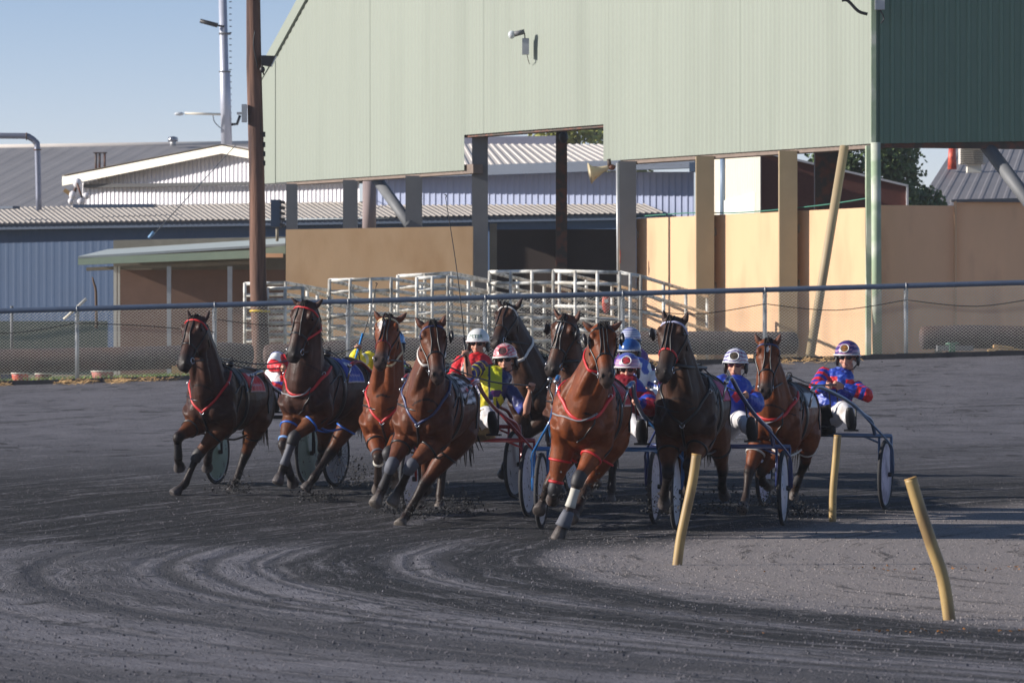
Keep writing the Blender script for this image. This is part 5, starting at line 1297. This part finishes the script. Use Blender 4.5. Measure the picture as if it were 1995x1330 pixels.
def reins(s, hands, h):
    t = thing('driving_reins', s['rlabel'], 'reins', (hands[0].x, hands[0].y, hands[0].z), 'driving reins held by the drivers')
    for hnd, te in zip(hands, (h['terrets'][1], h['terrets'][0])):
        c = MB(); m_ = hnd.lerp(te, .5)-V((0,0,.05)); c.tube([te, m_, hnd, hnd+V((0,.03,-.06)), hnd+V((.02,.06,-.22))], .008, 6, 5); c.build('rein', M['leather'], t)
    c = MB(); q = hands[0].lerp(h['terrets'][1], .12); c.ell(q-V((0,0,.012)), (.012,.012,.012)); c.build('buckle', M['metal'], t)
def whip(label, hand, px, py, blue=False):
    t = thing('driving_whip', label, 'whip', hand); e = W(px, py, hand.y+.1)
    c = MB(); m_ = hand.lerp(e, .5)+V((.02,0,0)); u = (e-hand).normalized()
    c.tube([hand-u*.10, m_, e], [.0075,.0055,.004], 6, 6); c.build('shaft', M['black'], t)
    c = MB(); c.tube([hand-u*.13, hand+u*.16], .011, 8); c.build('handle', pl('whip_blue', (60,150,220)) if blue else M['leather'], t)
    c = MB(); c.tube([e, e+V((.012,0,.02)), e+V((-.01,0,.03))], .006, 5, 2); c.build('lash', M['black'], t)
# ================================================================ THE FIELD
FR = dict(A1=(320,580,5.542), A2=(320,780,5.542), B1=(520,570,5.542), B2=(500,780,5.542), C1=(690,600,5.542), C2=(690,820,5.542),
          E1=(1040,600,5.542), E2=(1020,830,5.32), F1=(870,580,5.542), F2=(870,800,6.045), H1=(1240,590,5.542), H2=(1240,820,5.542), I1=(1440,640,4.156), I2=(1420,820,5.541))
def Z(f, x, y): o = FR[f]; return (o[0]+x/o[2], o[1]+y/o[2])
f_, b_ = -1, 1
red = pl('red_strap', (190,36,40), .5); white = pl('white_strap', (205,200,195), .5); cream = pl('cream_strap', (205,190,155), .55); blue = pl('blue_strap', (30,95,190), .4)
navy = pl('navy_strap', (48,56,96), .4); greyb = pl('grey_boot', (84,86,96), .7); whiteb = pl('white_boot', (182,178,168), .75); blackb = pl('black_boot', (40,38,42), .6)
lightblue = pl('pale_blue_strap', (110,150,205), .45)
K = (.02,.02,.024); Wh = (.74,.74,.76); RD = (.62,.018,.025); BL = (.018,.05,.36); NV = (.018,.022,.10); YL = (.72,.60,.03); DR = (.24,.012,.022); PU = (.10,.02,.20)
def cl_edge(base, edge=Wh, extra=None, pad=0):
    def f(u, v):
        if abs(v) < pad: return (.012,.012,.014)
        if abs(v) > .955 or u > .965: return edge
        if extra: 
            r = extra(u, v)
            if r: return r
        return base
    return f
def num(u, v, colr=Wh):                       # blocky part of a saddle number near the top, small lettering below
    q = abs(v)
    if .36 < q < .52 and .30 < u < .62 and not (.40 < q < .47 and .40 < u < .52): return colr
    if .70 < q < .73 and .25 < u < .85 and int(u*40) % 3: return (.7,.5,.5)
    if .78 < q < .84 and .2 < u < .85 and int(u*34) % 3: return (.55,.5,.6)
    return None
def stripes(u, v):
    q = abs(v)
    if .58 < q < .70 and .3 < u < .8 and (q-.58) > abs(u-.55)*.4: return RD
    if .80 < q < .83: return DR
    return Wh if int(q*12+u*1.2) % 2 else K
def star_(x0, z0, r): return lambda x, z: abs(x-x0)+abs(z-z0)*.8 < r
def hstripe(base, bands, top=None):
    def f(x, y, z):
        for z0, z1, c in bands:
            if z0 < z+.12*y < z1: return c
        return base
    return f
def silkA(k, x, z, t):
    if k == 'S': return (.06,.10,.42) if t < .12 else Wh if t < .9 else RD
    if x < -.09 and z > -.16: return Wh
    if z < -.16: return RD if (int(z*22+x*9) % 2) else BL
    return RD if x < -.0 else BL if x < .06 else Wh
def silkB(k, x, z, t): 
    if x > .08: return (.08,.25,.75) if not (.15 < t < .3) else (.35,.6,.1)
    if k == 'S' and .45 < t < .62 : return (.60,.60,.50)
    return YL
def silkC(k, x, z, t): return (K if (k == 'T' and abs(x) > .09 and z < .02) else (.02,.09,.05) if k == 'S' and t < .3 and x > 0 else RD)
def silkD(k, x, z, t):
    if k == 'S': return YL if (abs((t*3) % 1-.5) < .10 and x < 0) else (.05,.07,.30) if t > .7 else NV
    if -.165 < x < -.085: return YL
    if abs(x) < .03+.02*math.sin(z*40) and -.17 < z < -.10: return (.09,.015,.12)
    if z > -.11 and abs(x) < .06: return (.50,.52,.02)
    if .02 < x+(z+.22)*.45 < .085 and z < -.12: return YL
    if -.03 < x < .0 and z < -.15: return YL
    if -.085 < x < -.03 and -.24 < z < -.2: return (.3,.32,.5)
    return NV
    if abs(x) < .035+.02*math.sin(z*30) and -.10 < z < -.04: return (.09,.015,.12)
    if abs(x) < .07 and z > -.22: return YL if z < -.03 else (.52,.55,.02)
    if x < -.07: return YL if -.14 < x else NV
    if .09 < x+z*.35 < .02: return YL
    return YL if (.02 < x+z*.45+.03 < .075) else (.25,.27,.45) if (int(z*30) % 5 == 0) else NV
def silkE(k, x, z, t):
    if k == 'S': return BL if .30 < t < .62 or t > 1.7 else DR
    return BL if (z > -.03 and x > .06) else DR
def silkF(k, x, z, t): return PU if (k == 'S' and .1 < t < .5) or (z > -.04) else (.02,.012,.03)
def silkG(k, x, z, t): return (.05,.10,.42) if noise.noise(V((x*11, z*11, t*3))) > .06 else Wh
def silkH(k, x, z, t):
    if k == 'T':
        if star_(-.03, -.06, .055)(x, z) or (x > .05 and abs((x-.10)-(z+.07)*.7) < .024 and z < .02) or star_(-.02, -.32, .05)(x, z): return RD
    return BL
def silkI(k, x, z, t):
    if k == 'S': return (RD if (t*2.9+.2) % 1 < .48 and t < 1.55 else BL)
    if abs(x-.09) < .05 and z < .02 and z > -.10: return RD
    if abs(x+.10) < .055 and z < .05 and z > -.08: return RD
    if -.30 < z < -.20 and x > 0: return RD
    return (.12,.2,.62) if noise.noise(V((x*25, z*25, 2))) > .3 else BL
hA = lambda x, y, z: Wh
def hC(x, y, z): return (.72,.72,.70)
def hD(x, y, z): return (.55,.10,.13) if (int((z+.25*y*y)*9) % 2 or noise.noise(V((x*7, y*7, z*7))) > .25) else (.62,.52,.50)
def hE(x, y, z):
    if (x*x+(z-.5)**2) < .10 and y > 0: return (.55,.1,.12) if (x*x+(z-.5)**2) < .045 else (.6,.6,.65)
    return (.10,.12,.42) if z > .55 else (.60,.34,.40) if int(z*11) % 2 == 0 else (.30,.20,.42) if z > .1 else (.62,.58,.62)
def hF(x, y, z): return (.60,.62,.68) if int((z+.1)*10) % 2 else (.16,.18,.40)
def hG(x, y, z): return (.015,.07,.26)
def hH(x, y, z): return (.65,.65,.68) if int((z+.3*abs(x))*8) % 2 else ((.10,.07,.28) if x < .2 else (.24,.05,.14))
def hI(x, y, z): return (.06,.03,.17) if (int((z+.2*abs(x))*9) % 3 or z > .75) else (.50,.25,.38)
discw = disc_mat('white_disc', (.60,.60,.66)); discg = disc_mat('green_disc', (.17,.26,.22)); discp = mat('pale_disc', (.66,.58,.70), .35, .15, 5, col2=(.3,.26,.34), c2s=5); discm = disc_mat('muddy_disc', (.55,.55,.64), (.02,.02,.024))
discgr = disc_mat('grey_disc', (.34,.34,.38))
fr_red = pl('red_frame', (150,38,40), .3, coat=.5); fr_blue = pl('blue_frame', (38,98,158), .3, coat=.5); fr_navy = pl('navy_frame', (48,58,104), .3, coat=.5); fr_steel = pl('steel_blue_frame', (92,112,140), .3, metal=.4); fr_silver = pl('silver_frame', (150,150,158), .25, metal=.7); fr_black = pl('black_frame', (36,36,42), .35)

field = [
dict(id='A', seed=1, d=50.5, a=19, chest=Z('A1',425,1080), poll=Z('A1',345,240), muz=Z('A1',190,735), yaw=34, hk=1.12, roll=-.02, ears=[Z('A1',265,165),Z('A1',472,170)], coat='dark', dy=18,
  legs={'RF':(Z('A2',145,400),Z('A2',150,620),Z('A2',165,735),(f_,b_,b_)), 'LF':(Z('A2',360,585),Z('A2',225,890),Z('A2',100,1015),(f_,f_,f_)),
        'LH':(Z('A2',880,570),Z('A2',765,890),Z('A2',720,1000),(b_,f_,f_)), 'RH':(Z('A2',500,480),Z('A2',470,640),Z('A2',465,735),(b_,b_,b_))},
  breast=(red,'V'), cloth=(None, cl_edge(RD,Wh,lambda u,v: num(u,v),.40)), brow_m=red, boots=(('RF','shin',blackb),('LF','knee',blackb)), hob=blackb and M['leather'], hstrap=1,
  label='dark brown horse with a red browband and red V breast strap, farthest left',
  wx=510, wd_=52.6, half=.56, frame=fr_black, shaft=fr_silver, disc=discg, slabel='dark framed sulky with a green wheel disc behind the farthest left horse', rlabel='reins of the driver in white, red and blue at far left',
  drv=dict(id='A', head=(584,678), sh_mid=(562,716), eL=(*Z('B1',70,790),f_), hL=(*Z('B1',165,815),f_), hR=(578,712,f_), silk=silkA, helm=hA, label='driver in white red and blue silks half hidden behind the second horse from the left')),
dict(id='B', seed=2, d=49.5, a=22, chest=Z('B1',345,1090), poll=Z('B1',425,135), muz=Z('B1',260,700), yaw=26, hk=1.16, roll=.0, ears=[Z('B1',272,62),Z('B1',597,72)], coat='dark', yover=1,
  legs={'RF':(Z('B2',285,480),Z('B2',360,790),Z('B2',395,900),(f_,b_,b_)), 'LF':(Z('B2',400,400),Z('B2',285,720),Z('B2',225,890),(f_,b_,f_)),
        'LH':(Z('B2',800,560),Z('B2',625,820),Z('B2',520,960),(b_,f_,f_)), 'RH':(Z('B2',715,500),Z('B2',700,600),Z('B2',690,690),(b_,b_,b_))},
  breast=(red,'U'), collar=(red,.72,.25,.034), cloth=(None, cl_edge(BL,Wh,lambda u,v: num(u,v))), brow_m=red, boots=(('LF','shin',greyb),('LF','knee',blackb),('RF','upper',lightblue)), hob=blue,
  label='very dark horse with a thick red neck band and blue saddle cloth, second from left',
  wx=742, wd_=52.0, half=.56, frame=fr_black, shaft=pl('red_black_shaft',(120,30,34),.3), disc=discgr, spokes=1, slabel='sulky with grey discs and a dark red shaft behind the second horse from left', rlabel='reins of the yellow jacket driver',
  drv=dict(id='B', head=(768,664), sh_mid=(752,708), shl=.03, eL=(*Z('B1',945,745),f_), hL=(*Z('B1',985,610),f_), silk=silkB, helm=lambda x,y,z: (.10,.28,.62), brim=(120,170,220), brimn='brim_blue', label='driver in yellow silks raising a whip behind the bay horse')),
dict(id='C', seed=3, d=47.4, a=17, chest=Z('C1',310,1130), poll=Z('C1',375,125), muz=Z('C1',270,590), yaw=8, ears=[Z('C1',212,25),Z('C1',573,45)], coat='bay', star=(.2,-.05,.045,.16),
  legs={'RF':(Z('C2',262,400),Z('C2',258,640),Z('C2',255,740),(f_,b_,b_)), 'LF':(Z('C2',365,350),Z('C2',430,560),Z('C2',440,680),(f_,b_,b_))},
  breast=(red,'V'), collar=(cream,.60,.35,.030), cloth=(None, cl_edge(K)), brow_m=cream, nose_m=pl('dark_red_strap',(120,30,36)), boots=(('RF','band',whiteb),('LF','knee',blackb),('RF','upper',greyb)), hob=M['leather'], centre=1,
  label='bright bay horse with a cream neck band and small white star, third from left',
  wx=908, wd_=50.2, half=.55, frame=fr_red, disc=discgr, slabel='sulky with a muddy grey disc wheel half hidden behind the red sulky', rlabel='reins of the red jacket driver in the white helmet',
  drv=dict(id='C', head=Z('F1',340,455), face=12, sh_mid=(933,712), silk=silkC, helm=hC, text='PETER', lens=M['lens'], label='driver in red and black silks with a plain white lettered helmet')),
dict(id='D', seed=4, d=44.6, a=13, chest=Z('C1',700,1150), poll=Z('C1',845,190), muz=Z('C1',905,745), yaw=-6, roll=.05, ears=[Z('C1',655,95),Z('C1',982,72)], coat='midbay', lean=.10,
  legs={'RF':(Z('C2',405,480),Z('C2',300,740),Z('C2',225,900),(f_,b_,f_)), 'LF':(Z('C2',610,490),Z('C2',500,720),Z('C2',405,900),(f_,b_,f_)),
        'LH':(Z('C2',755,680),Z('C2',555,1030),Z('C2',490,1130),(b_,f_,f_)), 'RH':(Z('C2',790,560),Z('C2',745,790),Z('C2',700,900),(b_,b_,f_))},
  breast=(navy,'V'), collar=(white,.66,.30,.034), cloth=(None, stripes), brow_m=navy, boots=(('RF','knee',greyb),('LF','knee',greyb),('RF','shin',blackb),('LF','band',greyb)), hob=M['leather'], blinkers=(1,),
  label='brown horse with navy V breast strap and white throat band pulling the red sulky',
  wx=913, wd_=47.0, half=.62, frame=fr_red, disc=discw, apron=(M['tan'],-.22,.30), slabel='red framed sulky with a tan canvas apron in the middle of the field', rlabel='reins of the shouting driver in navy and yellow',
  drv=dict(id='D', head=Z('F1',632,625), face=8, tilt=.06, sh_mid=(967,741), eL=(*Z('F1',240,830),f_), hL=(*Z('F1',212,640),f_), eR=(*Z('F1',850,1240),f_), hR=(*Z('F1',905,1010),f_), shl=.03, bare=1, mouth=1, silk=silkD, helm=hD, emblem=(90,60,60), ring=(170,70,80), skin=(.52,.26,.18), label='shouting driver in navy and yellow silks, one arm raised, on the red sulky')),
dict(id='F', seed=6, d=52.5, a=20, chest=(1030,768), poll=Z('F1',665,115), muz=Z('F1',520,500), yaw=34, ears=[Z('F1',553,8),Z('F1',828,-5)], coat='seal', pd=-.05,
  legs={'LF':((1010,860),(985,905),(979,925),(f_,b_,b_))},
  breast=(M['leather'],'V'), collar=(white,.38,.30,.044), cloth=(None, cl_edge((.03,.25,.08))), brow_m=white, hob=None, pole=-1,
  label='tall dark brown horse with white browband and broad white neck band behind the middle pair',
  wx=1200, wd_=55.2, frame=fr_black, disc=discgr, slabel='dark sulky hidden behind the blue sulky, farthest back', rlabel='reins of the purple jacket driver',
  drv=dict(id='F', head=Z('E1',1042,320), face=20, sh_mid=(1246,703), silk=silkF, helm=hF, brim=(170,175,190), brimn='brim_grey', label='driver in purple and black silks with a white striped helmet, farthest back')),
dict(id='G', seed=7, d=48.6, a=14, chest=(1106,795), poll=Z('E1',355,120), muz=Z('E1',175,690), yaw=24, hk=1.08, ears=[Z('E1',215,0),Z('E1',500,30)], coat='darkbay', star=(.2,-.02,.05,.13), blinkers=(1,-1), centre=1,
  legs={}, breast=(M['leather'],'V'), cloth=(None, cl_edge((.02,.25,.09),Wh)), hob=None, pole=1, fluff=0,
  label='dark bay horse with blinkers and white star just left of the nearest horse',
  wx=1222, wd_=51.0, frame=fr_black, disc=discw, slabel='dark sulky behind the blue sulky carrying the blue and white driver', rlabel='reins of the driver in blue and white',
  drv=dict(id='G', head=Z('E1',1035,445), face=16, sh_mid=(1248,722), silk=silkG, helm=hG, brim=(190,190,190), brimn='brim_pale', label='driver in white and blue patched silks with a plain blue helmet')),
dict(id='E', seed=5, d=42.0, a=9, chest=Z('E1',500,1140), poll=Z('E1',738,215), muz=Z('E1',790,770), yaw=-4, roll=.03, ears=[Z('E1',547,165),Z('E1',908,178)], coat='redbay', lean=.08, wd=1.06, dy=17, pl=.22,
  legs={'RF':(Z('E2',320,660),Z('E2',300,780),Z('E2',305,760),(f_,b_,b_)), 'LF':(Z('E2',570,545),Z('E2',465,890),Z('E2',345,1180),(f_,f_,f_)),
        'LH':(Z('E2',650,640),Z('E2',560,860),Z('E2',500,960),(b_,f_,f_)), 'RH':(Z('E2',270,600),Z('E2',205,760),Z('E2',160,880),(b_,b_,f_))},
  breast=(red,'U'), collar=(red,.62,.20,.034), cloth=(None, cl_edge((.45,.015,.03),Wh,lambda u,v: num(u,v,(.6,.3,.3)),.3)), brow_m=M['leather'], boots=(('LF','knee',blackb),('LF','shin',whiteb),('LF','bell',greyb),('RF','knee',blackb),('RF','upper',red)), hob=red, blinkers=(1,-1), centre=1,
  label='glossy red bay horse with a red breast band, nearest of all, pulling the blue sulky',
  wx=1185, wd_=44.6, half=.655, frame=fr_blue, disc=discw, slabel='bright blue framed sulky nearest the camera', rlabel='reins of the dark red jacket driver on the blue sulky',
  drv=dict(id='E', head=Z('E1',1012,622), face=6, sh_mid=(1228,757), eR=(*Z('E1',1260,1090),f_), hR=(*Z('E1',1120,1010),f_), silk=silkE, helm=hE, emblem=(190,60,70), mouth=0, skin=(.55,.26,.18), label='driver in dark red and blue silks and pink helmet on the blue sulky')),
dict(id='H', seed=8, d=43.4, a=10, chest=Z('H1',500,1140), poll=Z('H1',405,205), muz=Z('H1',275,780), yaw=22, hk=1.08, ears=[Z('H1',298,102),Z('H1',552,102)], coat='seal', wd=1.05, dy=20,
  legs={'RF':(Z('H2',340,560),Z('H2',300,770),Z('H2',300,900),(f_,b_,b_)), 'LF':(Z('H2',560,480),Z('H2',560,660),Z('H2',570,760),(f_,b_,b_)),
        'LH':(Z('H2',930,520),Z('H2',925,700),Z('H2',950,810),(b_,b_,b_)), 'RH':(Z('H2',420,560),Z('H2',330,800),Z('H2',310,960),(b_,b_,b_))},
  breast=(M['leather'],'V'), cloth=(None, cl_edge((.45,.02,.12),(.45,.02,.12),None,.5)), brow_m=pl('white_blue_band',(175,175,205)), nose_m=red, hob=M['leather'], blinkers=(-1,), pole=1, centre=1,
  label='nearly black horse with a magenta saddle cloth and red noseband right of the blue sulky',
  wx=1400, wd_=45.6, half=.64, frame=fr_navy, disc=discm, slabel='navy framed sulky with mud spattered discs, second from the right', rlabel='reins of the driver in blue with red flashes',
  drv=dict(id='H', head=Z('H1',1072,625), face=10, tilt=-.03, sh_mid=(1440,760), eR=(*Z('H1',1290,1110),f_), hR=(*Z('H1',1190,1010),f_), silk=silkH, helm=hH, emblem=(90,80,62), lens=mat('red_lens',(.10,.02,.03),.12,0,5,spec=.6), skin=(.55,.28,.19), label='driver in royal blue silks with red flashes, second from the right')),
dict(id='I', seed=9, d=46.6, a=15, chest=Z('I1',255,735), poll=Z('I1',238,115), muz=Z('I1',212,525), yaw=2, ears=[Z('I1',133,50),Z('I1',332,50)], coat='bay', star=(.19,-.004,.022,.07), k=.95,
  legs={'RF':(Z('I2',215,560),Z('I2',180,840),Z('I2',140,960),(f_,f_,f_)), 'LF':(Z('I2',345,560),Z('I2',370,660),Z('I2',435,690),(f_,b_,b_)),
        'LH':(Z('I2',830,430),Z('I2',725,690),Z('I2',700,830),(b_,b_,b_)), 'RH':(Z('I2',540,430),Z('I2',560,600),Z('I2',600,760),(b_,b_,b_))},
  breast=(red,'U'), cloth=(None, cl_edge((.55,.56,.60),Wh,None,.6)), brow_m=navy, hob=white, boots=(('LH','shin',blackb),),
  label='bay horse with a small white star and white hobbles, farthest right',
  wx=1606, wd_=49.0, half=.655, frame=fr_steel, disc=discp, apron=(M['black'],-.3,.14), slabel='steel blue sulky with pale discs, farthest right', rlabel='reins of the driver in red and blue hoops at far right',
  drv=dict(id='I', size=1.09, head=Z('I1',876,200), face=16, sh_mid=(1638,742), eL=(*Z('I1',620,480),f_), hL=(*Z('I1',715,462),f_), eR=(*Z('I1',1035,540),f_), hR=(*Z('I1',840,470),f_), silk=silkI, helm=hI, emblem=(150,100,40), skin=(.55,.27,.19), label='driver in red and royal blue hooped silks with a purple helmet, farthest right')),
]
for s in field:
    h = horse(s); k_ = sulky(s, h); hands = driver(s, k_); reins(s, hands, h)
    if s['id'] == 'D': whip('long thin black whip held upright by the shouting driver', hands[0], 868, 385)
    if s['id'] == 'B': whip('thin whip with a blue handle held by the yellow jacket driver', hands[0], 733, 556, True)
# ---------------------------------------------------------------- thin air between the camera and the far sheds
hz = MB(); hz.box((0, 190, 8.5), (1300, 430, 21)); ho = hz.build('haze', None); tag(ho, kind='stuff')
hm_ = bpy.data.materials.new('haze'); hm_.use_nodes = True; hN = hm_.node_tree.nodes; hN.clear()
pv = hN.new('ShaderNodeVolumePrincipled'); hout = hN.new('ShaderNodeOutputMaterial'); hm_.node_tree.links.new(pv.outputs[0], hout.inputs['Volume'])
pv.inputs['Color'].default_value = (.86, .90, 1, 1); pv.inputs['Density'].default_value = .0003; pv.inputs['Anisotropy'].default_value = .1
ho.data.materials.append(hm_)
